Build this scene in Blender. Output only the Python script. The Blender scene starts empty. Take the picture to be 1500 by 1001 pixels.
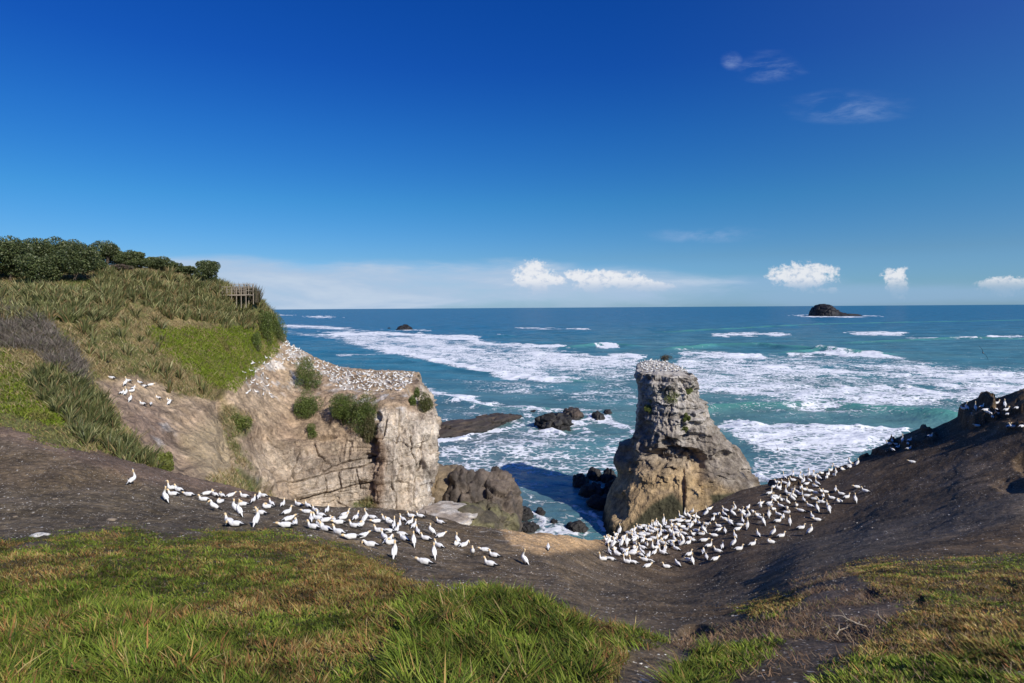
import bpy, math, random
import numpy as np
from mathutils import Vector, Matrix
from mathutils.bvhtree import BVHTree
R = np.random.default_rng(7); random.seed(7)
C = bpy.context.scene.collection
F, CX, CY, TILT, H = 900.0, 750.0, 451.0, 0.0065, 36.0
CA, SA = math.cos(TILT), math.sin(TILT)

# ------------------------------------------------------------ camera geometry
def W(px, py, D):
    """point at depth D metres (along +Y) seen at pixel (px,py) of the 1500x1001 photo"""
    u = (np.asarray(px, float)-CX)/F; v = (CY-np.asarray(py, float))/F
    return np.stack(np.broadcast_arrays((u*CA+v*SA)*D, D*1.0, H+(v*CA-u*SA)*D), -1)
def PX(P):
    x, y, z = P[..., 0], np.maximum(P[..., 1], .05), P[..., 2]-H
    a, b = x/y, z/y
    return CX+F*(a*CA-b*SA), CY-F*(b*CA+a*SA)
def WZ(px, py, z):
    v = (CY-py)/F - (px-CX)/F*SA
    return W(px, py, (z-H)/v)

# ------------------------------------------------------------ numpy noise
def _h(i, j, k, s):
    n = (i*374761393 + j*668265263 + k*2147483647 + s*1274126177) & 0xffffffff
    n = ((n ^ (n >> 13))*1274126177) & 0xffffffff
    n = ((n ^ (n >> 15))*2246822519) & 0xffffffff
    return ((n ^ (n >> 16)) & 0xffffff)/float(0xffffff)
def vnoise(x, y, z, s=0):
    xi, yi, zi = np.floor(x).astype(np.int64), np.floor(y).astype(np.int64), np.floor(z).astype(np.int64)
    fx, fy, fz = x-xi, y-yi, z-zi
    fx, fy, fz = [f*f*f*(f*(f*6-15)+10) for f in (fx, fy, fz)]
    def L(a, b, t): return a+(b-a)*t
    r = [[L(_h(xi, yi+b, zi+c, s), _h(xi+1, yi+b, zi+c, s), fx) for b in (0, 1)] for c in (0, 1)]
    return L(L(r[0][0], r[0][1], fy), L(r[1][0], r[1][1], fy), fz)*2-1
def fbm(P, sc, oc=4, s=0, st=(1, 1, 1), ridge=False, gain=.5):
    x, y, z = P[..., 0]*sc*st[0], P[..., 1]*sc*st[1], P[..., 2]*sc*st[2]
    a, t, n = 1., 0., 0.
    for o in range(oc):
        v = vnoise(x+17.3*o, y+5.1*o, z-9.7*o, s+o)
        if ridge: v = 1-2*np.abs(v)
        t = t+a*v; n += a; a *= gain; x, y, z = x*2.03, y*2.03, z*2.03
    return t/n
def cells(P, sc, s=0, st=(1, 1, 1)):
    """worley: F1, F2, random value of the nearest cell"""
    x, y, z = P[..., 0]*sc*st[0], P[..., 1]*sc*st[1], P[..., 2]*sc*st[2]
    xi, yi, zi = [np.floor(q).astype(np.int64) for q in (x, y, z)]
    f1 = np.full(x.shape, 9.); f2 = f1.copy(); v = np.zeros(x.shape)
    for a in (-1, 0, 1):
        for b in (-1, 0, 1):
            for c in (-1, 0, 1):
                i, j, k = xi+a, yi+b, zi+c
                d = np.sqrt((i+_h(i, j, k, s)-x)**2+(j+_h(i, j, k, s+1)-y)**2+(k+_h(i, j, k, s+2)-z)**2)
                m = d < f1
                f2 = np.where(m, f1, np.minimum(f2, d)); v = np.where(m, _h(i, j, k, s+3), v); f1 = np.where(m, d, f1)
    return f1, f2, v
def sstep(a, b, x):
    t = np.clip((x-a)/(b-a), 0, 1); return t*t*(3-2*t)
def mix(a, b, t):
    t = np.asarray(t)[..., None]; return np.asarray(a)*(1-t)+np.asarray(b)*t
def inpoly(px, py, poly):
    r = np.zeros(px.shape, bool); n = len(poly)
    for i in range(n):
        x1, y1 = poly[i]; x2, y2 = poly[(i+1) % n]
        if y1 == y2: continue
        c = ((y1 > py) != (y2 > py)) & (px < (x2-x1)*(py-y1)/(y2-y1)+x1); r ^= c
    return r
def dpoly(px, py, pts):
    """distance in px to an open polyline"""
    d = np.full(px.shape, 1e9)
    for (x1, y1), (x2, y2) in zip(pts[:-1], pts[1:]):
        l2 = (x2-x1)**2+(y2-y1)**2+1e-9
        t = np.clip(((px-x1)*(x2-x1)+(py-y1)*(y2-y1))/l2, 0, 1)
        d = np.minimum(d, np.hypot(px-x1-t*(x2-x1), py-y1-t*(y2-y1)))
    return d
def spoly(px, py, poly, soft=8):
    """soft polygon mask: 1 well inside, 0 well outside"""
    d = dpoly(px, py, list(poly)+[poly[0]]); s = np.where(inpoly(px, py, poly), d, -d)
    return sstep(-soft, soft, s)
def pchip(xk, Y, xq):
    xk = np.asarray(xk, float); h = np.diff(xk); Y = np.asarray(Y, float)
    sh = (-1,)+(1,)*(Y.ndim-1); dl = np.diff(Y, axis=0)/h.reshape(sh)
    m = np.zeros_like(Y); a, b = dl[:-1], dl[1:]
    ok = a*b > 0; m[1:-1] = np.where(ok, 2*a*b/np.where(ok, a+b, 1), 0); m[0], m[-1] = dl[0], dl[-1]
    k = np.clip(np.searchsorted(xk, xq)-1, 0, len(h)-1); t = ((xq-xk[k])/h[k]).reshape(sh); hk = h[k].reshape(sh)
    t2, t3 = t*t, t*t*t
    return (2*t3-3*t2+1)*Y[k]+(t3-2*t2+t)*hk*m[k]+(-2*t3+3*t2)*Y[k+1]+(t3-t2)*hk*m[k+1]

# ------------------------------------------------------------ mesh helpers
def mesh_np(name, V, polys, mats, col=None, smooth=True, parent=None, attrs=None):
    """polys: list of int arrays (n,k)"""
    V = np.ascontiguousarray(V.reshape(-1, 3), np.float32)
    me = bpy.data.meshes.new(name); me.vertices.add(len(V)); me.vertices.foreach_set('co', V.ravel())
    loops = np.concatenate([p.ravel() for p in polys]).astype(np.int32)
    tot = np.concatenate([np.full(len(p), p.shape[1], np.int32) for p in polys])
    st = np.concatenate([[0], np.cumsum(tot)[:-1]]).astype(np.int32)
    me.loops.add(len(loops)); me.loops.foreach_set('vertex_index', loops)
    me.polygons.add(len(tot)); me.polygons.foreach_set('loop_start', st)
    me.polygons.foreach_set('use_smooth', np.full(len(tot), smooth))
    me.update(calc_edges=True)
    if col is not None:
        c = np.ones((len(V), 4), np.float32); c[:, :3] = np.clip(col.reshape(-1, 3), 0, 1)
        me.color_attributes.new('Col', 'FLOAT_COLOR', 'POINT').data.foreach_set('color', c.ravel())
    for k, a in (attrs or {}).items():
        me.attributes.new(k, 'FLOAT', 'POINT').data.foreach_set('value', np.ascontiguousarray(a.ravel(), np.float32))
    for m in (mats if isinstance(mats, (list, tuple)) else [mats]): me.materials.append(m)
    o = bpy.data.objects.new(name, me); C.objects.link(o)
    if parent is not None: o.parent = parent
    return o
def grid_faces(h, w, wrap=False):
    i = np.arange(h-1)[:, None]; j = np.arange(w if wrap else w-1)[None]; j2 = (j+1) % w
    return np.stack([i*w+j, i*w+j2, (i+1)*w+j2, (i+1)*w+j], -1).reshape(-1, 4)
def grid_normals(P):
    n = np.cross(np.gradient(P, axis=1), np.gradient(P, axis=0))
    return n/(np.linalg.norm(n, axis=-1, keepdims=True)+1e-9)
def tag(o, label=None, cat=None, group=None, kind=None):
    for k, v in (('label', label), ('category', cat), ('group', group), ('kind', kind)):
        if v: o[k] = v
    return o
def empty(name, loc, label, cat, group=None):
    o = bpy.data.objects.new(name, None); C.objects.link(o); o.location = loc; o.empty_display_size = .3
    return tag(o, label, cat, group)

# ------------------------------------------------------------ materials
def nmat(name):
    m = bpy.data.materials.new(name); m.use_nodes = True; nt = m.node_tree; nt.nodes.clear()
    return m, nt
class N:
    def __init__(s, nt): s.nt = nt
    def n(s, t, ins=None, **kw):
        x = s.nt.nodes.new(t)
        for k, v in kw.items(): setattr(x, k, v)
        for k, v in (ins or {}).items():
            if hasattr(v, 'is_output') or isinstance(v, bpy.types.NodeSocket): s.nt.links.new(v, x.inputs[k])
            else: x.inputs[k].default_value = v
        return x
    def m(s, op, a, b=0., c=0., clamp=False): return s.n('ShaderNodeMath', {0: a, 1: b, 2: c}, operation=op, use_clamp=clamp).outputs[0]
    def ss(s, x, a, b, o0=0., o1=1.): return s.n('ShaderNodeMapRange', {0: x, 1: a, 2: b, 3: o0, 4: o1}, interpolation_type='SMOOTHSTEP').outputs[0]
    def mix(s, f, a, b, bt='MIX'): return s.n('ShaderNodeMix', {0: f, 6: a, 7: b}, data_type='RGBA', blend_type=bt).outputs[2]
    def noise(s, v, sc, det=4, rough=.55, dist=0.): return s.n('ShaderNodeTexNoise', {'Vector': v, 'Scale': sc, 'Detail': det, 'Roughness': rough, 'Distortion': dist}).outputs[0]
    def vm(s, v, x, y, z): return s.n('ShaderNodeVectorMath', {0: v, 1: (x, y, z)}, operation='MULTIPLY').outputs[0]
    def out(s, sh): s.nt.links.new(sh, s.n('ShaderNodeOutputMaterial').inputs[0])
def ground_mat(name, scales=(1.2, 9, 45), bump=(.12, .03, .01), contrast=.55, rough=.9, spec=.25, vert=0., pebble=0.):
    m, nt = nmat(name); g = N(nt)
    P = g.n('ShaderNodeNewGeometry').outputs['Position']; A = g.n('ShaderNodeAttribute', attribute_name='Col').outputs['Color']
    n1 = g.noise(P, scales[0], 6, .6, .3); n2 = g.noise(P, scales[1], 6, .65); n3 = g.noise(P, scales[2], 3, .6)
    f = g.m('ADD', g.m('MULTIPLY', n1, .4), g.m('ADD', g.m('MULTIPLY', n2, .35), g.m('MULTIPLY', n3, .25)))
    k = g.ss(f, .34, .66, 1-contrast, 1+contrast)
    if vert:
        nv = g.noise(g.vm(P, 1, 1, .12), vert, 4, .6); k = g.m('MULTIPLY', k, g.ss(nv, .3, .7, .84, 1.13))
    c = g.mix(1., A, g.n('ShaderNodeCombineXYZ', {0: k, 1: k, 2: k}).outputs[0], 'MULTIPLY')
    if pebble:
        ns = g.noise(g.vm(P, .45, 1.6, 3.), 5., 6, .7, .5); kk = g.ss(ns, .3, .7, .62, 1.4); c = g.mix(1., c, g.n('ShaderNodeCombineXYZ', {0: kk, 1: kk, 2: kk}).outputs[0], 'MULTIPLY')
        v5 = g.n('ShaderNodeTexVoronoi', {'Vector': P, 'Scale': 4.5}); r5 = g.n('ShaderNodeSeparateColor', {0: v5.outputs['Color']}).outputs[0]; c = g.mix(g.m('MULTIPLY', g.m('MULTIPLY', g.m('LESS_THAN', v5.outputs['Distance'], .2), g.m('GREATER_THAN', g.m('ADD', r5, g.m('MULTIPLY', n1, .5)), 1.16)), .8), c, (.42, .39, .34, 1))
        v = g.n('ShaderNodeTexVoronoi', {'Vector': P, 'Scale': 14.}); r = g.n('ShaderNodeSeparateColor', {0: v.outputs['Color']}).outputs[0]
        pf = g.m('MULTIPLY', g.m('LESS_THAN', v.outputs['Distance'], .3), g.m('GREATER_THAN', g.m('ADD', r, g.m('MULTIPLY', n2, .25)), 1.0-.03))
        c = g.mix(g.m('MULTIPLY', pf, pebble), c, (.36, .33, .29, 1))
    hgt = g.m('ADD', g.m('MULTIPLY', n1, bump[0]), g.m('ADD', g.m('MULTIPLY', n2, bump[1]), g.m('MULTIPLY', n3, bump[2])))
    b = g.n('ShaderNodeBump', {'Height': hgt, 'Distance': 1., 'Strength': .9})
    p = g.n('ShaderNodeBsdfPrincipled', {'Base Color': c, 'Roughness': rough, 'Specular IOR Level': spec, 'Normal': b.outputs[0]})
    g.out(p.outputs[0]); return m
def leaf_mat(name, trans=.3, gloss=.05, rough=.45):
    m, nt = nmat(name); g = N(nt); A = g.n('ShaderNodeAttribute', attribute_name='Col').outputs['Color']
    d = g.n('ShaderNodeBsdfPrincipled', {'Base Color': A, 'Roughness': rough, 'Specular IOR Level': gloss*6})
    t = g.n('ShaderNodeBsdfTranslucent', {'Color': A})
    g.out(g.n('ShaderNodeMixShader', {0: trans, 1: d.outputs[0], 2: t.outputs[0]}).outputs[0]); return m
def plain_mat(name, col=None, rough=.7, ns=20., amt=.25, spec=.3):
    m, nt = nmat(name); g = N(nt)
    A = g.n('ShaderNodeAttribute', attribute_name='Col').outputs['Color'] if col is None else g.n('ShaderNodeRGB').outputs[0]
    if col is not None: A.default_value = (*col, 1)
    k = g.ss(g.noise(g.n('ShaderNodeTexCoord').outputs['Object'], ns, 4), .3, .7, 1-amt, 1+amt)
    c = g.mix(1., A, g.n('ShaderNodeCombineXYZ', {0: k, 1: k, 2: k}).outputs[0], 'MULTIPLY')
    g.out(g.n('ShaderNodeBsdfPrincipled', {'Base Color': c, 'Roughness': rough, 'Specular IOR Level': spec}).outputs[0]); return m

M_ground = ground_mat('dark_sandstone', (.5, 5, 30), (.14, .08, .02), .62, pebble=.85)
M_hill = ground_mat('headland_rock', (.45, 2.6, 12), (.55, .30, .09), .62, vert=1.1)
M_stack = ground_mat('stack_rock', (.35, 1.8, 9), (.55, .28, .10), .6, vert=.8)
M_rock = ground_mat('boulder_rock', (.5, 2.2, 10), (.35, .14, .04), .5, rough=.7, spec=.4)
M_blade = leaf_mat('grass_blade', .22, .02, .6)
M_flax = leaf_mat('flax_leaf', .2, .04, .5)
M_leaf = leaf_mat('leaf', .18, .06)
M_bark = plain_mat('bark', (.12, .09, .065), .9, 8)
M_timber = plain_mat('weathered_timber', (.34, .28, .21), .85, 14)
M_bird = plain_mat('feather', None, .75, 30., .04, .15)

# ------------------------------------------------------------ NEAR GROUND
def rowpts(px, L): return [W(px, py, D) for py, D in L]
GA = {
 -420: [(1100, 5), (1001, 7.5), (900, 11), (800, 17), (790, 22), (735, 28), (680, 33), (620, 38)],
 -150: [(1100, 4.4), (1001, 6.5), (900, 10.5), (798, 16.5), (790, 21.5), (738, 28), (685, 32), (630, 37)],
 0:    [(1100, 4.2), (1001, 6), (895, 10), (799, 16), (790, 21), (740, 27), (690, 32), (635, 37)],
 100:  [(1100, 4.2), (1001, 6), (880, 10.5), (785, 17.5), (778, 22), (740, 27), (700, 31), (660, 37)],
 200:  [(1100, 4.2), (1001, 6), (880, 10.5), (778, 19), (773, 24), (750, 27), (725, 30), (692, 36)],
 300:  [(1100, 4.2), (1001, 6), (880, 10.5), (782, 20), (777, 24), (760, 27), (744, 31), (717, 38)],
 400:  [(1100, 4.2), (1001, 6), (885, 10.5), (786, 20), (781, 24), (772, 27), (757, 31), (734, 40)],
 500:  [(1100, 4.2), (1001, 6), (900, 9.5), (812, 17), (806, 22), (792, 26), (772, 31), (746, 42)],
 600:  [(1100, 4.2), (1001, 6), (930, 8), (862, 12), (854, 17.5), (822, 25), (788, 32), (752, 43)],
 700:  [(1100, 4.2), (1001, 6), (935, 7.8), (870, 10.5), (863, 16), (838, 25), (803, 34), (776, 41)],
 800:  [(1100, 4.2), (1001, 6), (945, 7.6), (892, 9.5), (884, 14), (853, 24), (818, 35), (784, 44)],
 900:  [(1100, 4.2), (1001, 6), (960, 7.2), (928, 8.5), (918, 12), (878, 24), (836, 42), (786, 55)],
 1000: [(1100, 4.3), (1001, 6.5), (975, 7.4), (950, 8.7), (935, 11), (888, 22), (836, 46), (760, 60)],
 1100: [(1100, 4.4), (1001, 6.8), (960, 8.3), (925, 10.5), (900, 15), (868, 25), (803, 46.5), (716, 66)],
 1200: [(1100, 4.4), (1001, 6.8), (940, 9.2), (872, 14), (851, 19.5), (815, 30), (765, 50.5), (694, 67)],
 1300: [(1100, 4.4), (1001, 6.5), (915, 10), (838, 16), (824, 21), (790, 31), (722, 52), (656, 66)],
 1400: [(1100, 4.3), (1001, 6.2), (900, 10.5), (826, 17), (812, 22), (765, 31), (690, 50), (614, 63)],
 1500: [(1100, 4.2), (1001, 6), (895, 10.5), (819, 17.5), (806, 22), (742, 30), (680, 45), (579, 57)],
 1650: [(1100, 4.2), (1001, 6), (890, 11), (812, 18), (798, 23), (725, 31), (650, 43), (530, 54)],
 1950: [(1100, 4.5), (1001, 7), (880, 12), (800, 19), (780, 25), (700, 33), (610, 43), (480, 52)]}
cols = sorted(GA); K = np.array([rowpts(c, GA[c]) for c in cols])                   # (nc, 8, 3)
def ext(p, dD, z): return np.stack([p[:, 0]*(p[:, 1]+dD)/p[:, 1], p[:, 1]+dD, z], -1)
last = K[:, -1]; hillside = (sstep(560, 300, np.array(cols, float)))
e1 = ext(last, 1.2+2*hillside, last[:, 2]-.9+.5*hillside); e2 = ext(last, 3.5+4*hillside, last[:, 2]-6+3*hillside); e3 = ext(last, 9, np.full(len(cols), -3.))
f0 = K[:, 0].copy(); f0[:, 1] = 1.5; f0[:, 0] *= .9; f0[:, 2] = 33.7+.0*f0[:, 2]; fb = f0.copy(); fb[:, 1] = -14; fb[:, 2] = 34.6; fb[:, 0] *= 2.5
K = np.concatenate([fb[:, None], f0[:, None], K, e1[:, None], e2[:, None], e3[:, None]], 1)
nseg = [3, 6, 10, 60, 70, 22, 55, 55, 60, 12, 14, 10]
rp = np.concatenate([np.arange(n)/n+i for i, n in enumerate(nseg)]+[[len(nseg)]])
cp = np.concatenate([np.arange(-420, 0, 7.), np.arange(0, 1500, 2.1), np.arange(1500, 1950, 7.), [1950.]])
G = pchip(np.arange(K.shape[1]), np.moveaxis(pchip(np.array(cols, float), K, cp), 1, 0), rp)   # (nr,nc,3)
gx, gy = PX(G); ridx = np.broadcast_to(rp[:, None], gx.shape)
def jit(P, amp, sc, s=50): return fbm(P, sc, 3, s)*amp, fbm(P, sc, 3, s+9)*amp
GR_MAIN = [(-500, 1200), (-500, 785), (-60, 792), (60, 797), (88, 784), (200, 774), (245, 788), (300, 782), (430, 779), (500, 803), (575, 828), (600, 856), (640, 868), (750, 868), (800, 890), (870, 920), (930, 930), (965, 945), (930, 965), (900, 1001), (890, 1200)]
GR_R = [(1150, 1200), (1185, 1001), (1200, 972), (1245, 955), (1290, 925), (1335, 885), (1285, 868), (1240, 832), (1290, 822), (1340, 828), (1420, 818), (1500, 815), (2000, 790), (2000, 1200)]
GR_S = [(960, 1030), (1010, 966), (1060, 950), (1135, 934), (1152, 945), (1100, 975), (1060, 1001), (1050, 1050)]
GR_P = [(1075, 892), (1110, 880), (1140, 868), (1175, 870), (1172, 890), (1140, 905), (1100, 905)]
DEAD = [(1160, 850), (1240, 835), (1300, 850), (1340, 885), (1290, 930), (1240, 955), (1150, 960), (1120, 920), (1170, 895)]
def grassmask(P, px, py):
    jx, jy = jit(P, 16, .9); jx2, jy2 = jit(P, 9, 4., 71); x, y = px+jx+jx2, py+(jy+jy2)*.7
    return np.maximum.reduce([spoly(x, y, GR_MAIN, 11), spoly(x, y, GR_R, 12)*sstep(-.75, -.3, fbm(P, 1.1, 3, 33)), spoly(x, y, GR_S, 8), spoly(x, y, GR_P, 8)])
gm = grassmask(G, gx, gy)
# relief: broad undulation, layered strata on the dark slope, turf lumps
Dv = G[..., 1]; dist = sstep(4, 30, Dv)
slope = (1-gm)*sstep(5.5, 6.5, ridx)
dz = fbm(G, .12, 3, 1)*.2*dist*sstep(0, 1.5, Dv)
strata = fbm(G, .9, 4, 5, (.35, 1, 1), ridge=True)*.15+fbm(G, 2.6, 4, 8, (.35, 1.3, 1), ridge=True)*.055+fbm(G, .35, 3, 7, (.3, 1.2, 1), ridge=True)*.09
dz = dz+strata*sstep(9, 22, Dv)*(1-gm)*(1-.55*sstep(900, 1150, gx))+fbm(G, 1.3, 4, 12)*.06*(1-gm)+gm*(fbm(G, 1.0, 3, 15)*.10)
# ledges and hollows on the right slope, cut by real steps
for (x0, y0, rx, ry, hh) in [(1335, 645, 40, 11, .55), (1290, 659, 22, 8, .45), (1430, 612, 28, 16, 1.1), (1465, 592, 40, 18, .5), (1255, 667, 16, 6, .4), (1150, 708, 22, 6, .4), (1476, 628, 16, 4, .45), (1500, 628, 10, 4, .4), (1300, 650, 8, 5, .3), (1360, 636, 10, 5, .3)]:
    q = ((gx-x0)/rx)**2+((gy-y0)/ry)**2; dz = dz+hh*sstep(1.2, .85, q+.9*fbm(G, .9, 4, 40))*sstep(7, 7.5, ridx)*(ridx < 9.95)
for (x0, y0, rx, ry, hh) in [(1500, 712, 45, 12, -.5), (1520, 680, 34, 18, -.6), (1275, 872, 14, 6, -.1), (1345, 881, 10, 6, -.08), (1470, 862, 24, 12, -.08), (1020, 925, 24, 9, -.22), (985, 886, 40, 5, -.08), (1235, 925, 40, 14, -.08), (150, 708, 60, 16, -.4), (60, 718, 40, 10, -.2)]:
    q = ((gx-x0)/rx)**2+((gy-y0)/ry)**2; dz = dz+hh*sstep(1.3, .3, q+.4*fbm(G, 1.2, 3, 41))*(ridx < 9)
G[..., 2] += dz
gx, gy = PX(G)
n1 = fbm(G, .25, 4, 60); n2 = fbm(G, 1.5, 4, 61); n3 = fbm(G, .6, 4, 62, (.35, 1.6, 1))
left, right = sstep(700, 350, gx), sstep(850, 1100, gx)
base = mix((.115, .092, .068), (.088, .064, .043), right)
base = mix(base, (.098, .084, .066), left*sstep(700, 730, gy))
n4 = fbm(G, 5, 3, 63, (.4, 1.5, 1)); base = base*np.array([1.12, 1.02, .84]); base = base*(1+.5*n3+.3*n2+.35*n4)[..., None]
base = mix(base, (.16, .125, .095), sstep(.15, .6, n1+n3*.5)*.4)
base = mix(base, (.50, .33, .17), spoly(gx, gy, [(725, 765), (888, 765), (893, 800), (800, 812), (750, 798)], 6))
base = mix(base, (.17, .115, .08), spoly(gx, gy, [(-300, 560), (0, 640), (110, 672), (190, 700), (300, 725), (400, 742), (400, 700), (0, 500)], 9)*.8)
base = mix(base, (.12, .098, .075), sstep(0, .5, 1-np.abs(gy-(830-(gx-1100)*.22))/28)*sstep(1080, 1250, gx)*.6)
base = mix(base, (.13, .092, .065), np.clip(spoly(gx, gy, DEAD, 14), 0, 1)*.8)
base = mix(base, (.078, .054, .036), spoly(gx, gy, [(880, 780), (1000, 745), (1110, 712), (1260, 665), (1280, 720), (1180, 790), (1030, 835), (900, 840)], 20)*.65)
gu = sstep(.35, .75, fbm(G, 1.6, 4, 66, (.5, 1.5, 1))+.25*n2)
white = np.maximum.reduce([spoly(gx, gy, [(300, 720), (480, 750), (640, 745), (720, 790), (740, 830), (560, 850), (450, 780), (320, 770)], 12)*.35, spoly(gx, gy, [(880, 790), (1000, 745), (1270, 680), (1270, 740), (1060, 830), (900, 835)], 10)*.2, dpoly(gx, gy, [(640, 745), (700, 770), (760, 796)])*0+spoly(gx, gy, [(600, 738), (680, 738), (735, 775), (780, 800), (700, 790), (640, 762)], 8)*.7])
base = mix(base, (.55, .52, .46), np.clip(gu*white*1.5, 0, .85))
base = mix(base, (.30, .28, .26), spoly(gx, gy, [(615, 835), (720, 850), (830, 850), (900, 880), (780, 880), (640, 858)], 16)*gu*.35)
soil = mix((.07, .06, .025), (.12, .08, .04), sstep(-.3, .4, n2))
base = mix(base, soil, gm)
ground = mesh_np('ground', G, [grid_faces(*gx.shape)], M_ground, base); tag(ground, kind='structure')

# ------------------------------------------------------------ LEFT HILL AND HEADLAND
HB = {
 -420: [(680, 30), (600, 36), (540, 42), (480, 50), (430, 58), (400, 66), (380, 78), (372, 88)],
 -150: [(690, 31), (610, 38), (545, 45), (480, 53), (435, 61), (408, 70), (392, 80), (388, 92)],
 0:    [(680, 33), (610, 40), (545, 47), (480, 55), (440, 63), (414, 71), (396, 81), (394, 95)],
 100:  [(700, 33), (625, 41), (560, 48), (500, 55), (445, 64), (416, 72), (396, 82), (395, 96)],
 150:  [(715, 34), (650, 42), (590, 48), (520, 58), (450, 67), (420, 75), (396, 84), (396, 98)],
 200:  [(728, 34), (668, 42), (610, 49), (560, 57), (500, 66), (440, 75), (398, 86), (398, 100)],
 260:  [(740, 35), (690, 44), (635, 52), (580, 61), (520, 70), (450, 80), (406, 89), (405, 103)],
 310:  [(748, 35), (700, 46), (650, 56), (595, 65), (535, 74), (465, 83), (416, 92), (417, 106)],
 345:  [(752, 37), (712, 51), (660, 63), (605, 71), (545, 79), (480, 88), (436, 94), (434, 106)],
 375:  [(755, 42), (728, 60), (672, 70), (618, 75), (562, 84), (505, 92), (449, 97), (447, 107)],
 405:  [(758, 48), (738, 69), (690, 73), (640, 77), (580, 86), (530, 94), (478, 101), (476, 109)],
 418:  [(760, 50), (741, 71), (695, 74), (645, 78), (590, 86), (542, 94), (502, 103), (500, 110)],
 435:  [(761, 52), (744, 73), (698, 75), (650, 79), (600, 86), (556, 94), (515, 103), (513, 110)],
 470:  [(763, 55), (748, 75.5), (702, 77), (652, 79.5), (606, 85), (570, 92), (532, 104), (530, 111)],
 510:  [(765, 58), (752, 77), (704, 78), (652, 80), (600, 84), (578, 90), (544, 104), (543, 111)],
 545:  [(768, 60), (757, 77.5), (704, 78.5), (645, 80), (592, 83), (578, 88), (547, 104), (547, 111)],
 560:  [(768, 60), (760, 76.5), (704, 77.5), (640, 79), (590, 82), (577, 87), (548, 104), (548, 111)],
 590:  [(770, 61), (760, 77), (700, 78.5), (635, 80), (586, 82.5), (573, 87), (548, 103), (549, 110)],
 612:  [(770, 62), (757, 78), (695, 79.5), (630, 81), (590, 84), (573, 88), (549, 101), (549, 107)]}
EDGE = [(640, 62), (626, 79), (633, 81), (637, 83), (632, 86), (618, 90), (606, 100), (604, 106)]
hc = sorted(HB); K = np.array([rowpts(c, HB[c]) for c in hc])
ys = [770, 752, 690, 625, 590, 572, 549, 549]
edge = np.array([W(e[0], y, e[1]) for e, y in zip(EDGE, ys)])
def off(P, dx, dy, dz):
    Q = P.copy(); Q[:, 0] += dx; Q[:, 1] += dy; Q[:, 2] += dz; return Q
w1 = off(edge, -.6, 5, np.array([-7, -.4, -.6, -.8, -.8, -.8, -.3, 0])); w1[6:, 1] -= 3
w2 = off(edge, -3.5, 13, np.array([-12, -3, -3, -3, -2, -2, -1.5, -1])); w2[6:, 1] -= 6
w3 = off(edge, -14, 24, np.array([-16, -8, -8, -9, -8, -6, -3, -2])); w3[6:, 1] -= 10
K = np.concatenate([K, edge[None], w1[None], w2[None], w3[None]]); hcx = np.array(hc+[640, 655, 675, 700], float)
l = K[:, -1]; isl = sstep(330, 420, hcx); b1 = l.copy(); b1[:, 1] += 3; b1[:, 0] += .6; b1[:, 2] -= 1.0+5*isl
b2 = b1.copy(); b2[:, 1] += 8; b2[:, 2] = b2[:, 2]*(1-isl)*.8-3*isl
b3 = b2.copy(); b3[:, 1] += 14; b3[:, 2] = -3
K = np.concatenate([K, b1[:, None], b2[:, None], b3[:, None]], 1)
nseg = [16, 62, 76, 66, 66, 60, 14, 6, 8, 6]
rp = np.concatenate([np.arange(n)/n+i for i, n in enumerate(nseg)]+[[len(nseg)]])
cp = np.concatenate([np.arange(-420, -20, 9.), np.arange(-20, 330, 1.7), np.arange(330, 655, .95), np.arange(655, 700, 2.5), [700.]])
B = pchip(np.arange(K.shape[1]), np.moveaxis(pchip(hcx, K, cp), 1, 0), rp)
bx, by = PX(B); cpx = np.broadcast_to(cp[None], bx.shape); rb = np.broadcast_to(rp[:, None], bx.shape)
Nb = grid_normals(B); 
if Nb[100, 400, 1] > 0: Nb = -Nb
cliff = sstep(335, 400, cpx)*sstep(640-.0*cpx, 655, by+28*sstep(500, 560, cpx)*1.6)*sstep(.4, .9, rb)      # rock face
cliff = np.maximum(cliff, sstep(600, 625, cpx)*sstep(545, 575, by))
steep = sstep(.55, .25, np.abs(Nb[..., 2]))
cliff = np.clip(cliff, 0, 1)
disp = fbm(B, .16, 3, 3)*.9*sstep(60, 80, B[..., 1])*(.35+.65*cliff)
disp = disp+cliff*(fbm(B, .45, 4, 4, (1, 1, .35), ridge=True)*.55+fbm(B, 1.6, 4, 6, (1, 1, .5), ridge=True)*.22)
f1, f2, cv = cells(B, .42, 20, (1, 1, .8)); Bw = B+np.stack([fbm(B, .3, 3, 21), fbm(B, .3, 3, 22), fbm(B, .3, 3, 23)], -1)*2.2; f1, f2, cv = cells(Bw, .33, 20, (1, 1, .9)); disp = disp+cliff*((cv-.5)*.75-.10*sstep(.06, .0, f2-f1))
disp = disp+cliff*sstep(400, 440, cpx)*(1-.6*sstep(545, 570, cpx))*np.round(fbm(B, 1.1, 2, 24, (.06, .06, 1.))*5)/5*.9
vert = sstep(545, 570, cpx)*cliff
disp = disp+vert*(fbm(B, .8, 3, 9, (1.2, 1.2, .12), ridge=True)*.55)
CR = [[(405, 708), (455, 702), (500, 690), (532, 684), (556, 672)], [(440, 732), (478, 722), (520, 712), (548, 706)], [(470, 692), (510, 676), (548, 668)], [(395, 690), (420, 715), (436, 738)], [(470, 690), (476, 728)], [(522, 686), (527, 716)],
      [(497, 690), (500, 716)], [(556, 650), (553, 690)], [(566, 618), (560, 645)], [(440, 662), (428, 690), (436, 705)], [(460, 650), (475, 676)], [(600, 640), (608, 700), (603, 740)], [(585, 600), (580, 650)], [(618, 640), (612, 690)], [(575, 700), (580, 745)], [(330, 590), (345, 640), (352, 680), (372, 712)], [(395, 640), (420, 668)]]
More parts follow.
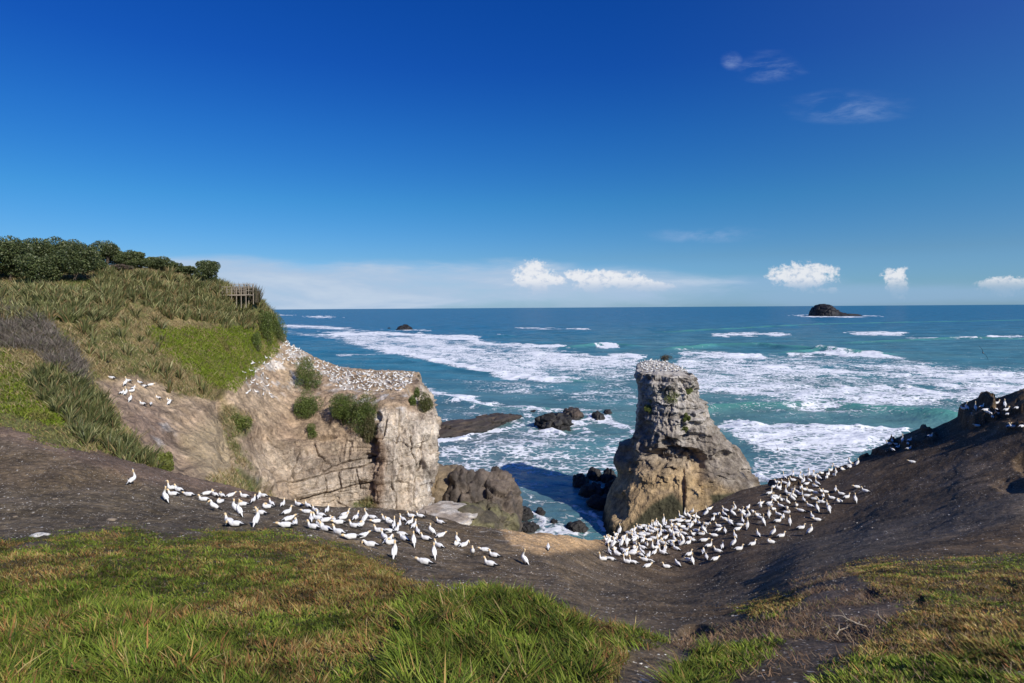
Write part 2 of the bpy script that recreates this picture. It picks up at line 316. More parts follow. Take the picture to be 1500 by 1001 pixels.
jx, jy = jit(B, 5, .5, 90); ck = np.zeros(bx.shape)
for i, c in enumerate(CR): ck = np.maximum(ck, sstep(2.0 if i in (7,) else 1.5, .2, dpoly(bx+jx, by+jy*.6, c)))
ck = ck*(rb < 8)*(cpx > 320); disp = disp-ck*.5
cave = np.zeros(bx.shape)
for (x0, y0, rx, ry, hh) in [(615, 690, 7, 16, .6), (552, 655, 9, 14, .3), (478, 640, 16, 5, .8), (540, 668, 8, 5, .9), (556, 612, 5, 8, .6), (604, 575, 8, 9, .9), (555, 700, 6, 8, .2)]:
    cave = np.maximum(cave, hh*sstep(1.2, .3, ((bx-x0)/rx)**2+((by-y0)/ry)**2))
disp = disp-cave*1.1
disp = disp+(1-cliff)*(fbm(B, .4, 5, 30, ridge=True)*.45+fbm(B, 2.2, 3, 31)*.09)*sstep(30, 45, B[..., 1])
disp = disp-1.2*sstep(14, 2, dpoly(bx, by, [(325, 585), (335, 640), (352, 690), (390, 725)]))*(cpx < 420)*(cpx > 250)*(rb < 5)
B = B+Nb*(disp*sstep(.0, .5, rb))[..., None]
Nb = grid_normals(B); 
if Nb[100, 400, 1] > 0: Nb = -Nb
bx, by = PX(B); n1, n2, n3 = fbm(B, .18, 4, 70), fbm(B, .9, 4, 71), fbm(B, .5, 4, 72, (1, 1, .15))
jx, jy = jit(B, 14, .35, 80); qx, qy = bx+jx, by+jy*.8
BARE = [(140, 556), (200, 550), (262, 578), (325, 585), (330, 560), (372, 545), (412, 505), (425, 480), (720, 520), (720, 800), (120, 800), (180, 705), (232, 690), (205, 650), (172, 610)]
veg = 1-spoly(qx, qy, BARE, 5)
c = mix((.44, .325, .21), (.31, .22, .145), sstep(-.4, .4, n1)); c = c*(1+.4*fbm(B, 2.2, 3, 76)+.35*fbm(B, .5, 4, 79))[..., None]
c = mix(c, (.42, .33, .19), spoly(qx, qy, [(255, 640), (330, 600), (345, 680), (400, 745), (300, 700)], 14)*.6)
c = mix(c, (.20, .125, .085), spoly(qx, qy, [(200, 700), (240, 690), (330, 720), (300, 735), (240, 715)], 8)*.7)
c = mix(c, (.25, .175, .13), spoly(qx, qy, [(150, 565), (235, 590), (260, 660), (215, 650), (175, 610)], 12)*.7)
top = sstep(.45, .75, Nb[..., 2])*sstep(330, 400, bx)
cl = mix((.50, .40, .29), (.34, .26, .18), sstep(-.35, .35, n1+n2*.5))
cl = mix(cl, (.47, .41, .34), spoly(qx, qy, [(425, 672), (560, 655), (556, 745), (455, 745)], 10)*(.5+.4*n2))
cl = mix(cl, (.60, .53, .44), spoly(qx, qy, [(556, 600), (600, 560), (645, 560), (645, 760), (560, 760)], 6)*np.clip(.75+.9*n3, 0, 1)*.85)
cl = mix(cl, (.17, .125, .09), sstep(.12, .42, n3+.3*n2)*.55); cl = mix(cl, (.15, .11, .08), sstep(.15, .5, fbm(B, .45, 4, 74, (.3, .3, 2.4)))*.55*(1-vert)); cl = mix(cl, (.30, .19, .12), spoly(qx, qy, [(540, 640), (562, 640), (560, 745), (535, 745)], 8)*.5)
c = mix(c, cl, cliff*(1-.4*top))
guano = sstep(.0, .45, fbm(B, .8, 4, 77)+.3*n3)
c = mix(c, (.62, .59, .55), np.clip(guano*np.maximum.reduce([spoly(qx, qy, [(350, 525), (420, 500), (620, 545), (625, 580), (560, 640), (500, 575), (430, 570), (400, 590), (355, 565)], 8)*.62, spoly(qx, qy, [(230, 655), (255, 640), (245, 620), (215, 612)], 8)*.6, spoly(qx, qy, [(618, 700), (645, 700), (650, 760), (600, 755)], 6)*.9, spoly(qx, qy, [(355, 700), (385, 700), (385, 715), (360, 712)], 5)*.8]), 0, 1))
c = mix(c, (.09, .12, .03), np.maximum.reduce([spoly(qx, qy, p, 6) for p in ([(325, 590), (350, 600), (372, 620), (350, 645), (330, 630)], [(515, 735), (545, 728), (562, 752), (520, 756)], [(330, 640), (345, 645), (372, 690), (350, 680)], [(310, 705), (345, 690), (385, 705), (380, 728), (320, 722)])])*.7)
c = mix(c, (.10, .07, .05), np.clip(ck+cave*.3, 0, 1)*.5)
gs = mix((.22, .17, .075), (.13, .13, .045), sstep(-.3, .3, n1+.5*n2))
c = mix(c, gs, veg)
headland = mesh_np('headland_cliff', B, [grid_faces(*bx.shape)], M_hill, c)
tag(headland, kind='structure')

# ------------------------------------------------------------ SEA STACK
SK = [  # photo y, left x, right x, depth of the front face, back half-depth
 (800, 886, 1136, 90, 20), (770, 890, 1134, 91, 19.5), (745, 895, 1130, 92.4, 18), (722, 905, 1118, 93.4, 16), (700, 920, 1104, 94.4, 14), (684, 923, 1093, 95.3, 13),
 (674, 926, 1088, 96.8, 11.5), (661, 929, 1080, 97.4, 10.5), (652, 930, 1073, 97.0, 11), (638, 934, 1054, 97.4, 11), (615, 938, 1038, 98.2, 10.5), (590, 939, 1028, 99.0, 10), (570, 939, 1020, 99.6, 9.5), (552, 936, 1012, 100, 9.5), (545, 937, 1006, 100.4, 9.5)]
nz, na = 330, 520
tt = np.linspace(0, 1, nz); sk = np.array(SK, float); k0 = np.linspace(0, 1, len(SK))
Q = pchip(k0, sk, tt); ang = np.linspace(0, 2*np.pi, na, endpoint=False)
yy, xl, xr, df, bd = [Q[:, i][:, None] for i in range(5)]
Dm = df+6.5
XL = W(xl, yy, Dm)[..., 0]; XR = W(xr, yy, Dm)[..., 0]; zz = W((xl+xr)/2, yy, Dm)[..., 2]
cx_, hw = (XL+XR)/2, (XR-XL)/2; ca, sa = np.cos(ang)[None], np.sin(ang)[None]
e = .72; sx = np.sign(ca)*np.abs(ca)**e; sy = np.sign(sa)*np.abs(sa)**e
fd = Dm-df
S = np.stack([cx_+hw*sx+0*sy, Dm+np.where(sy < 0, fd*sy, bd*.9*sy)+0*sx, np.broadcast_to(zz, (nz, na))], -1)
# shadowed buttress low on the left
S[..., 0] -= 2.2*sstep(.3, .9, -sx)*sstep(.05, .5, sy)*sstep(12.6, 11.8, S[..., 2])*sstep(6, 9, S[..., 2])
rad = S-np.stack([cx_+0*sx, Dm+0*sx, zz+0*sx], -1); rad[..., 2] = 0; rad /= np.linalg.norm(rad, axis=-1, keepdims=True)+1e-9
# close the top with rings shrinking to a sloping plateau
hz = S[..., 2]; upper = sstep(13.5, 15, hz)
d = fbm(S, .13, 3, 100)*.6+fbm(S, .36, 5, 101, (1, 1, .8), ridge=True)*1.25*(.4+.6*sstep(7, 10, hz))
st_ = fbm(S, .55, 3, 103, (.15, .15, 2.2)); d = d+upper*np.round(st_*4)/4*.6
Sw = S+np.stack([fbm(S, .3, 3, 111), fbm(S, .3, 3, 112), fbm(S, .3, 3, 113)], -1)*2.5; f1, f2, cv = cells(Sw, .34, 110, (1, 1, 1.6)); d = d+(cv-.5)*1.3*sstep(6, 10, hz); f1, f2, cv = cells(Sw, .8, 115, (1, 1, 2.2)); d = d+(cv-.5)*.75*upper
d = d+fbm(S, 1.4, 4, 105, ridge=True)*.35+fbm(S, .8, 3, 106, (1, 1, .2), ridge=True)*.45
sxp, syp = PX(S)
front = sa < .2
cav = np.zeros(sxp.shape)
for (x0, y0, rx, ry, hh) in [(990, 668, 42, 14, 2.4), (1022, 690, 14, 26, 1.6), (966, 672, 14, 16, 1.4), (948, 630, 10, 12, .9), (1012, 645, 22, 12, 1.0), (1020, 580, 16, 12, 1.0), (985, 655, 20, 16, 1.2), (905, 745, 12, 22, 1.2), (1030, 735, 4, 30, 1.0), (1000, 720, 4, 34, .9), (1093, 700, 12, 10, .8), (965, 556, 22, 5, .5), (962, 640, 5, 4, .6), (1060, 668, 12, 8, .7), (1090, 735, 16, 10, .8)]:
    cav = np.maximum(cav, hh*sstep(1.3, .45, ((sxp-x0)/rx)**2+((syp-y0)/ry)**2+.35*fbm(S, .5, 3, 107)))
d = (d-.3*d.mean()-.7*d.mean(1, keepdims=True))*(.5+.5*sstep(.35, -.2, sa))-.15; d = d-cav*1.5*front
S = S+rad*(d*.58)[..., None]
S[..., 2] += fbm(S, .6, 3, 108)*.25
rim = S[-1].copy(); cen = rim.mean(0); caps = []
for s_ in np.linspace(.97, .02, 34):
    q = cen+(rim-cen)*s_; q[:, 2] = rim[:, 2]*0+25.1-.6+(q[:, 1]-cen[1])*.17+.9*np.sqrt(1-s_)+fbm(q, .6, 3, 120)*.35*sstep(1, .8, s_); caps.append(q)
S = np.concatenate([S, np.array(caps)]); nzt = len(S); sxp, syp = PX(S); z = S[..., 2]
Nn = grid_normals(S); up = np.abs(Nn[..., 2])
n1, n2, n3 = fbm(S, .2, 4, 130), fbm(S, .8, 4, 131), fbm(S, .6, 4, 132, (1, 1, .12))
c = mix((.44, .315, .17), (.30, .21, .115), sstep(-.3, .4, n1+.4*n2))                       # ochre foot
c = mix(c, mix((.31, .265, .215), (.20, .168, .135), sstep(-.3, .3, n2)), sstep(8.5, 12, z+2*n1+3.5*sstep(1020, 1090, sxp)))
c = mix(c, (.50, .46, .41), sstep(13, 21, z+3*n3)*sstep(-.5, .3, n3+.3*n2)*.8)
c = mix(c, (.52, .48, .43), sstep(.0, .5, n3)*spoly(sxp, syp, [(985, 560), (1015, 560), (1020, 660), (1000, 660)], 8)*.6)
c = mix(c, (.50, .47, .42), sstep(24.2, 25.4, z+.5*n2)*.7); c = mix(c, (.13, .105, .085), sstep(.1, .5, fbm(S, .5, 4, 134, (.3, .3, 2.5)))*.55*sstep(8, 12, z)); c = mix(c, (.15, .115, .08), sstep(.05, .45, n2)*.5*sstep(11, 8, z))
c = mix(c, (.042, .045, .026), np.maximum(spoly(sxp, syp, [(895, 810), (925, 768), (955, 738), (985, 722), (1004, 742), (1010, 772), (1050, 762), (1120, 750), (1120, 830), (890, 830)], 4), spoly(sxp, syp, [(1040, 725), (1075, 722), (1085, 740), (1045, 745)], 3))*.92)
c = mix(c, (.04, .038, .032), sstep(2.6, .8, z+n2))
c = mix(c, (.06, .05, .04), sstep(.3, 0, f2-f1 if False else np.ones_like(z))*.0)
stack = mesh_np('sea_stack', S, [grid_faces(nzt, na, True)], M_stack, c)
tag(stack, 'tall guano-capped rock stack rising from the sea right of centre', 'sea stack')

# ------------------------------------------------------------ ROCKS
def ico(sub):
    bm = __import__('bmesh').new(); __import__('bmesh').ops.create_icosphere(bm, subdivisions=sub, radius=1)
    V = np.array([v.co[:] for v in bm.verts]); Fc = np.array([[v.index for v in f.verts] for f in bm.faces]); bm.free(); return V, Fc
ICO = {k: ico(k) for k in (4, 5, 6)}
def rock(name, label, cat, cpos, size, seed, col, sub=5, rough=.28, yaw=0, group=None, dark=None, mat=None, blocky=1.):
    V, Fc = ICO[sub]; sz = np.array(size, float); P = V*sz; u = P/ sz.min()
    o_ = seed*7.7; q = V*1.0+o_
    f1, f2, cv = cells(q*np.array([1, 1, 1]), 1.9, seed)
    r = 1+rough*(fbm(q, 1.1, 4, seed, ridge=True)*.8+(cv-.5)*1.0*blocky-.5*sstep(.14, 0, f2-f1)*blocky+fbm(q, 5, 3, seed+5)*.22)
    V2 = V.copy(); V2[:, 2] = np.sign(V[:, 2])*np.abs(V[:, 2])**.8
    P = V2*r[:, None]*sz
    ca, sa = math.cos(yaw), math.sin(yaw); P = np.stack([P[:, 0]*ca-P[:, 1]*sa, P[:, 0]*sa+P[:, 1]*ca, P[:, 2]], -1)
    n = fbm(q, 2., 4, seed+9); cc = mix(col[0], col[1], sstep(-.35, .35, n))
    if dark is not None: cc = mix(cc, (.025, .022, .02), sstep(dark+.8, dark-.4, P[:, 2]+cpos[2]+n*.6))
    o = mesh_np(name, P, [Fc], mat or M_rock, cc, smooth=True); o.location = cpos
    return tag(o, label, cat, group)
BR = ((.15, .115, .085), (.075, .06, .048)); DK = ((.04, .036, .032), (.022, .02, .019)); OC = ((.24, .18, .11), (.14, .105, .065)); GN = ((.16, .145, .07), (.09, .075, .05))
def P3(px, py, D): return tuple(float(a) for a in W(px, py, D))
p = P3(714, 752, 88); rock('boulder', 'large dark brown cracked boulder at the cliff foot beside the cove', 'boulder', p, (3.9, 4.5, 4.9), 3, BR, 6, .36)
p = P3(716, 778, 84); rock('boulder', 'mossy green brown boulder in front of the large cracked one', 'boulder', p, (3.4, 3.6, 3.6), 5, GN, 6, .22)
p = P3(684, 735, 88); rock('boulder', 'upright brown boulder between the pale cliff and the large boulder', 'boulder', p, (3.2, 4, 4.4), 8, BR, 5)
p = P3(694, 714, 91); rock('boulder', 'split angular boulder topping the rock pile by the cliff', 'boulder', p, (3.0, 2.6, 2.0), 9, OC, 5, .34)
p = P3(655, 728, 92); rock('rock_ledge', 'smooth ochre rock ledge at the right foot of the pale cliff', 'rock ledge', p, (5.2, 6, 4.4), 12, OC, 5, .16)
p = P3(652, 756, 77); rock('rock_ledge', 'flat guano-white ledge at the foot of the pale cliff', 'rock ledge', p, (3.8, 4.4, .7), 15, ((.58, .54, .48), (.34, .28, .22)), 5, .2)
p = P3(682, 770, 79); rock('rock_ledge', 'low green brown ledge below the boulders at the colony edge', 'rock ledge', p, (3.8, 4, 2.4), 14, GN, 5, .2)
def searock(px, py, w, h, dep, seed, label, col=DK, sub=5, rough=.3, yaw=0, name='sea_rock', group=None, cat='rock'):
    q = WZ(px, py, 0.); D = q[1]; hx = w/2*D/F/(1.05); hz_ = h*D/F
    return rock(name, label, cat, (float(q[0]), float(q[1])+dep*.5, -.15*hz_), (hx, dep, hz_*1.0), seed, col, sub, rough, yaw, group, dark=.35)
searock(768, 760, 26, 16, 1.6, 21, 'black wet rock awash beside the large cracked boulder')
searock(792, 755, 16, 9, 1.2, 22, 'small black rock in the cove right of the boulders')
searock(773, 778, 30, 11, 1.6, 23, 'low black rock at the foot of the mossy boulder')
searock(846, 779, 30, 12, 1.8, 24, 'low black rock in the cove near the ochre edge')
searock(812, 768, 12, 5, 1., 25, 'tiny black rock barely breaking the surface mid cove')
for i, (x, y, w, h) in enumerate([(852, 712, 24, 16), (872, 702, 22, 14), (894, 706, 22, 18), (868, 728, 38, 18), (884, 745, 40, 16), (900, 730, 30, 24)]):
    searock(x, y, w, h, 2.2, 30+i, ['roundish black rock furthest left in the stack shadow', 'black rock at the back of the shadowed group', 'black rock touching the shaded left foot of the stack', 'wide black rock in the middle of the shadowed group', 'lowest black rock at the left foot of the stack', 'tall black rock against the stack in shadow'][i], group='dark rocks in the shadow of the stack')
a, b_ = WZ(636, 640, 0.), WZ(762, 611, 0.); v = b_-a; L_ = math.hypot(v[0], v[1]); yw = math.atan2(v[1], v[0])
RF = ((.085, .062, .045), (.045, .036, .03))
for (t, l_, wd, hh, sd, lb) in [(.28, .36, 5.5, 2.6, 41, 'long brown reef rock running out from behind the pale cliff'), (.62, .26, 4.0, 2.8, 42, 'middle brown hump of the long reef'), (.88, .14, 2.4, 1.6, 43, 'low outer tip of the long brown reef in foam')]:
    q = a+v*t; rock('reef_rock', lb, 'reef', (float(q[0]), float(q[1]), -.3), (L_*l_, wd, hh), sd, RF, 5, .3, yw, dark=.3)
searock(812, 628, 52, 17, 6, 44, 'jagged black rock with flat base in foam between cliff and stack', DK, 6, .4)
searock(840, 612, 30, 13, 5, 45, 'square topped brown rock behind the jagged black one', RF, 5, .3)
searock(876, 615, 18, 12, 3, 46, 'small pointed black rock nearer the stack', DK)
searock(891, 607, 14, 6, 2.5, 47, 'low black rock nearest the left side of the stack', DK)
searock(782, 606, 14, 4, 3, 48, 'low flat black rock at the end of the reef', DK)
ISL = ((.020, .019, .021), (.012, .012, .014))
q = WZ(1207, 463, 0.); isl_o = rock('island', 'dark humped rocky island on the horizon', 'island', (float(q[0]), float(q[1]), -8), (44, 60, 49), 51, ISL, 6, .12, blocky=.9)
sh_ = rock('shoulder', None, None, (42, 6, -2), (40, 40, 27), 56, ISL, 5, .18); sh_.parent = isl_o
q = WZ(1240, 463, 0.); rock('island_skerry', 'low dark skerry trailing right from the humped island', 'skerry', (float(q[0]), float(q[1]), -3), (52, 20, 9.5), 52, ISL, 5, .2)
q = WZ(592, 483.5, 0.); rock('sea_rock', 'far dark double-topped rock in the breakers near the horizon', 'rock', (float(q[0]), float(q[1]), -2), (13, 9, 9), 53, ISL, 5, .25)
q = WZ(570, 481.5, 0.); rock('sea_rock', 'tiny far rock left of the double-topped rock', 'rock', (float(q[0]), float(q[1]), -1), (3, 3, 2.6), 54, ISL, 4, .25)

# ------------------------------------------------------------ SEA
pys = np.concatenate([[450.75+.3], np.arange(451.5, 470, .35), np.arange(470, 560, .45), np.arange(560, 800, .9), np.arange(800, 1300, 25.)])
us = np.concatenate([np.arange(-1400, -100, 40.), np.arange(-100, 1600, 2.6), np.arange(1600, 3000, 40.)])
Dg = H*F/(pys-450.75); Wt = np.stack(np.broadcast_arrays((us[None]-CX)/F*Dg[:, None], Dg[:, None], 0.), -1).copy()
wx, wy = PX(Wt); X, Y = Wt[..., 0], Wt[..., 1]
warp = fbm(Wt, .006, 3, 200)*40
ph = (Y+.10*X+warp)/46*2*np.pi; near = sstep(90, 150, Y)*sstep(6000, 1200, Y)
zs = (np.exp(1.6*(np.sin(ph)-1))-.3)*1.1*near*(.4+.6*sstep(-.3, .4, fbm(Wt, .012, 3, 203)))
zs += fbm(Wt, .11, 4, 201, (1, 1, 1))*.38*sstep(6000, 600, Y)+fbm(Wt, .45, 3, 204)*.12*sstep(700, 150, Y)
crest = np.zeros(wx.shape)
for (pts, hgt, wid) in [([(985, 514), (1050, 510), (1110, 509), (1180, 515), (1230, 520)], 3.0, 7), ([(1030, 606), (1100, 600), (1200, 598), (1300, 606), (1400, 618)], 2.2, 5.5), ([(838, 510), (880, 507), (925, 509)], 2.6, 7), ([(1150, 521), (1200, 517), (1290, 523)], 2.2, 8), ([(735, 493), (740, 492), (745, 493)], 2.5, 10), ([(560, 522), (700, 545), (858, 560)], .8, 5), ([(640, 580), (720, 598), (800, 604)], .9, 4), ([(1250, 506), (1400, 500), (1520, 502)], 1.4, 12), ([(985, 488), (1200, 478), (1500, 474)], 1.6, 20)]:
    xs = np.array([q[0] for q in pts], float); yq = np.interp(wx, xs, [q[1] for q in pts]); Dc = H*F/(yq-450.75+.0065*0)
    win = sstep(xs[0]-40, xs[0]+15, wx)*sstep(xs[-1]+40, xs[-1]-15, wx)
    hq = np.exp(-((Y-Dc+fbm(Wt, .02, 2, 210)*6)/wid)**2)*win; zs += hgt*hq; crest = np.maximum(crest, hq)
Wt[..., 2] = zs
j1, j2 = fbm(Wt, .02, 4, 220), fbm(Wt, .06, 4, 221); j3 = fbm(Wt, .18, 4, 222); far_ = sstep(460, 620, wy); fx, fy = wx+j1*26+j2*16+j3*12, wy+(j1*9+j2*5)*sstep(455, 560, wy)+j3*(.8+6*far_)+j2*1.2; brk = .80+.55*fbm(Wt, .035, 4, 223, (1, .5, 1))+.3*j3
foam = np.full(wx.shape, 0.)
def fp(poly, s, soft): 
    global foam; foam = np.maximum(foam, s*spoly(fx, fy, poly, soft)*np.clip(brk+.15, .55, 1.1))
def fl(pts, wd, s, sharp=0):
    global foam
    d_ = dpoly(fx, fy, pts); foam = np.maximum(foam, s*sstep(wd*1.15, wd*.05, d_)*np.clip(brk+.12, .35, 1.08))
fp([(470, 488), (560, 490), (700, 497), (830, 515), (945, 524), (945, 560), (862, 562), (740, 552), (640, 532), (545, 516)], .62, 7)
fl([(470, 489), (560, 489), (640, 494), (700, 499)], 5, .95); fl([(555, 512), (640, 528), (740, 550), (800, 557), (860, 560)], 7, 1.)
fl([(700, 503), (760, 507), (835, 509)], 3.5, 1.); fl([(560, 490), (690, 492)], 3, .8); fl([(760, 517), (860, 521), (940, 522)], 4.5, 1.); fl([(560, 509), (700, 514), (800, 523)], 3, .85); fl([(670, 493), (698, 493)], 2.2, 1.)
fl([(880, 508), (893, 507)], 4, 1.); fl([(736, 492), (744, 492)], 1.6, 1.)
fl([(405, 478), (460, 479), (520, 483)], 4, .75); fl([(455, 465), (485, 464)], 2.0, 1.); fl([(408, 461), (420, 462)], 1.5, .9); fl([(400, 485), (500, 496)], 5, .45); fl([(490, 520), (620, 522)], 3, .5)
fl([(565, 484), (625, 484)], 2, .6)
fp([(990, 519), (1100, 521), (1200, 525), (1350, 530), (1510, 540), (1510, 575), (1420, 592), (1250, 600), (1150, 592), (1020, 580), (1000, 545)], .60, 10)
fl([(1000, 519), (1060, 521), (1118, 523)], 5, 1.); fl([(1060, 530), (1150, 540), (1250, 545), (1400, 550), (1500, 553)], 7, .85); fl([(1030, 575), (1150, 580), (1300, 575), (1500, 568)], 7, .8); fl([(1160, 521), (1210, 519), (1330, 528)], 4.5, .95)
fl([(1150, 595), (1230, 600)], 8, .75)
fp([(1055, 628), (1130, 620), (1220, 624), (1345, 628), (1310, 650), (1250, 668), (1170, 668), (1100, 660)], .72, 11); fp([(1070, 660), (1280, 650), (1230, 700), (1100, 720)], .52, 12)
fl([(1060, 628), (1200, 626), (1335, 632)], 7, 1.)
fl([(632, 577), (680, 585), (735, 597), (790, 603)], 8, 1.); fl([(700, 598), (790, 606), (880, 603)], 7, .6)
fl([(872, 614), (905, 622), (935, 636)], 9, .9); fl([(640, 650), (740, 622), (780, 612)], 5, .62); fl([(790, 626), (860, 622), (900, 610)], 5, .7)
fl([(1052, 492), (1100, 491), (1148, 490)], 3.2, 1.); fl([(1252, 489), (1322, 489)], 4, .95); fl([(1330, 495), (1430, 496)], 2.5, .7); fl([(1444, 494), (1510, 494)], 2.2, .95); fl([(770, 482), (860, 482)], 1.8, .7); fl([(1170, 463), (1190, 462)], 1, .9); fl([(1260, 463), (1282, 463)], 1, .8)
fp([(880, 530), (935, 530), (935, 600), (700, 575), (640, 555), (860, 565)], .40, 10); fp([(1020, 580), (1500, 585), (1400, 615), (1040, 612)], .34, 10)
fp([(640, 660), (780, 625), (930, 640), (900, 700), (760, 700), (730, 790), (870, 790), (880, 740), (700, 800), (640, 700)], .45, 14); fp([(640, 600), (1000, 600), (1000, 800), (640, 800)], .30, 10)
fl([(760, 760), (800, 775), (860, 785)], 20, .55); fl([(680, 695), (740, 690), (790, 740)], 10, .52); fl([(905, 650), (850, 655)], 6, .5)
fp([(400, 455), (1600, 455), (1600, 600), (400, 600)], .12, 2)
fl([(780, 634), (830, 637), (865, 630)], 4, .95); fl([(862, 617), (900, 614)], 4, .85); fl([(835, 745), (862, 752), (885, 775)], 9, .62); fl([(762, 745), (800, 765), (790, 785)], 8, .62); fl([(1180, 464), (1262, 464.5)], 1.2, .95); fl([(640, 655), (700, 640), (765, 620)], 3.5, .85); fl([(1100, 690), (1125, 705), (1150, 700)], 9, .75)
foam = np.clip(foam, 0, 1); Wt[..., 2] += sstep(.4, .9, foam)*(.45+.9*fbm(Wt, .16, 4, 240))*sstep(3000, 300, Y)
teal = sstep(600, 1000, wx)*.5+.5*sstep(520, 620, wy); teal = np.clip(teal+.25*j1, 0, 1)*sstep(456, 510, wy)
deep = mix((.008, .088, .19), (.020, .125, .195), sstep(460, 540, wy)); wc = mix(deep, (.062, .165, .168), teal*.85)
wc = mix(wc, (.075, .135, .15), sstep(530, 660, wy)*sstep(900, 700, wx)*.6); wc = mix(wc, (.05, .24, .19), crest*sstep(600, 900, wx)*.75)
m, nt = nmat('sea_water'); g = N(nt); P = g.n('ShaderNodeNewGeometry').outputs['Position']; A = g.n('ShaderNodeAttribute', attribute_name='Col').outputs['Color']; fo = g.n('ShaderNodeAttribute', attribute_name='foam').outputs['Fac']
w1_ = g.noise(g.vm(P, .6, 1, 1), .35, 6, .62, .4); w2_ = g.noise(P, 1.6, 4, .6); w3_ = g.noise(g.vm(P, .5, 1, 1), .05, 5, .6)
hb = g.m('ADD', g.m('MULTIPLY', w1_, .9), g.m('ADD', g.m('MULTIPLY', w2_, .16), g.m('MULTIPLY', w3_, 4.)))
vo = g.n('ShaderNodeTexVoronoi', {'Vector': g.n('ShaderNodeVectorMath', {0: P, 1: g.n('ShaderNodeVectorMath', {0: g.n('ShaderNodeTexNoise', {'Vector': P, 'Scale': .35, 'Detail': 3.}).outputs['Color'], 1: (2.6, 2.6, 2.6)}, operation='MULTIPLY').outputs[0]}, operation='ADD').outputs[0], 'Scale': .42}, feature='DISTANCE_TO_EDGE').outputs['Distance']
lace = g.ss(vo, 0., .22, 1., 0.); fn = g.noise(g.vm(P, .8, 1, 1), .16, 8, .66, .6); fn2 = g.noise(P, .9, 6, .7)
f_ = g.m('ADD', g.m('MULTIPLY', g.ss(fn, .3, .7), .45), g.m('ADD', g.m('MULTIPLY', lace, .26), g.m('MULTIPLY', g.ss(fn2, .3, .7), .28)))
fst = g.noise(g.vm(P, .22, 1.2, 1), .55, 7, .72, .8)
ff = g.ss(g.m('ADD', g.m('ADD', f_, g.m('MULTIPLY', g.ss(fst, .25, .75), .38)), g.m('MULTIPLY', fo, 1.12)), 1.12, 1.40)
k = g.ss(w3_, .35, .65, .8, 1.2); A = g.n('ShaderNodeVectorMath', {0: A, 1: (2.0, 1.5, 1.27)}, operation='MULTIPLY').outputs[0]; wcol = g.mix(1., A, g.n('ShaderNodeCombineXYZ', {0: k, 1: k, 2: k}).outputs[0], 'MULTIPLY')
bmp = g.n('ShaderNodeBump', {'Height': g.m('ADD', hb, g.m('MULTIPLY', ff, .25)), 'Distance': 1., 'Strength': .75})
fr_ = g.m('MINIMUM', g.m('MULTIPLY', g.n('ShaderNodeFresnel', {'IOR': 1.33, 'Normal': bmp.outputs[0]}).outputs[0], .55), .24)
wsh = g.n('ShaderNodeMixShader', {0: fr_, 1: g.n('ShaderNodeBsdfDiffuse', {'Color': wcol, 'Normal': bmp.outputs[0]}).outputs[0], 2: g.n('ShaderNodeBsdfGlossy', {'Color': (1, 1, 1, 1), 'Roughness': .16, 'Normal': bmp.outputs[0]}).outputs[0]})
fsh = g.n('ShaderNodeBsdfPrincipled', {'Base Color': (.84, .86, .88, 1), 'Roughness': .9, 'Specular IOR Level': .1, 'Normal': bmp.outputs[0]})
g.out(g.n('ShaderNodeMixShader', {0: ff, 1: wsh.outputs[0], 2: fsh.outputs[0]}).outputs[0])
sea = mesh_np('sea', Wt, [grid_faces(*wx.shape)], m, wc, attrs={'foam': foam}); tag(sea, kind='structure')

# ------------------------------------------------------------ SCATTER
def scatter(P, n, wfn):
    c_ = (P[:-1, :-1]+P[1:, 1:])/2; a = np.linalg.norm(np.cross(P[1:, :-1]-P[:-1, :-1], P[:-1, 1:]-P[:-1, :-1]), axis=-1)
    px, py = PX(c_); w = a*wfn(c_, px, py); w = np.where((c_[..., 1] > 1), w, 0).ravel(); cs = np.cumsum(w)
    i = np.searchsorted(cs, R.random(n)*cs[-1]); i = np.minimum(i, len(w)-1); r, q = np.divmod(i, c_.shape[1]); u, v = R.random((2, n, 1))
    p = P[r, q]*(1-u)*(1-v)+P[r, q+1]*u*(1-v)+P[r+1, q]*(1-u)*v+P[r+1, q+1]*u*v
    return p, *PX(p)
def blades(name, base, hgt, wid, az, lean, bend, col, mat, tipc=1.25, basec=1., smooth=True, parent=None):
    n = len(base); d = np.stack([np.cos(az), np.sin(az), 0*az], -1); side = np.stack([-np.sin(az), np.cos(az), 0*az], -1)
    tw = R.random(n)*6.28; side = np.stack([np.cos(tw), np.sin(tw), 0*tw], -1)*wid[:, None]*.5
    def at(t): return base+d*(hgt*(lean*t+bend*t*t))[:, None]+np.array([0, 0, 1.])*(hgt*(t-.35*bend*t*t))[:, None]
    V = np.stack([at(-.05)-side*.8, at(-.05)+side*.8, at(.5)-side, at(.5)+side, at(1.)], 1)
    i = np.arange(n)[:, None]*5
    cc = np.stack([col*basec, col*basec, col, col, col*tipc], 1)
    return mesh_np(name, V, [i+np.array([[0, 1, 3, 2]]), i+np.array([[2, 3, 4]])], mat, cc, smooth, parent)
def pick(cols, p, n): return np.array(cols)[R.choice(len(cols), n, p=np.array(p)/sum(p))]*(R.uniform(.7, 1.3, (n, 1)))
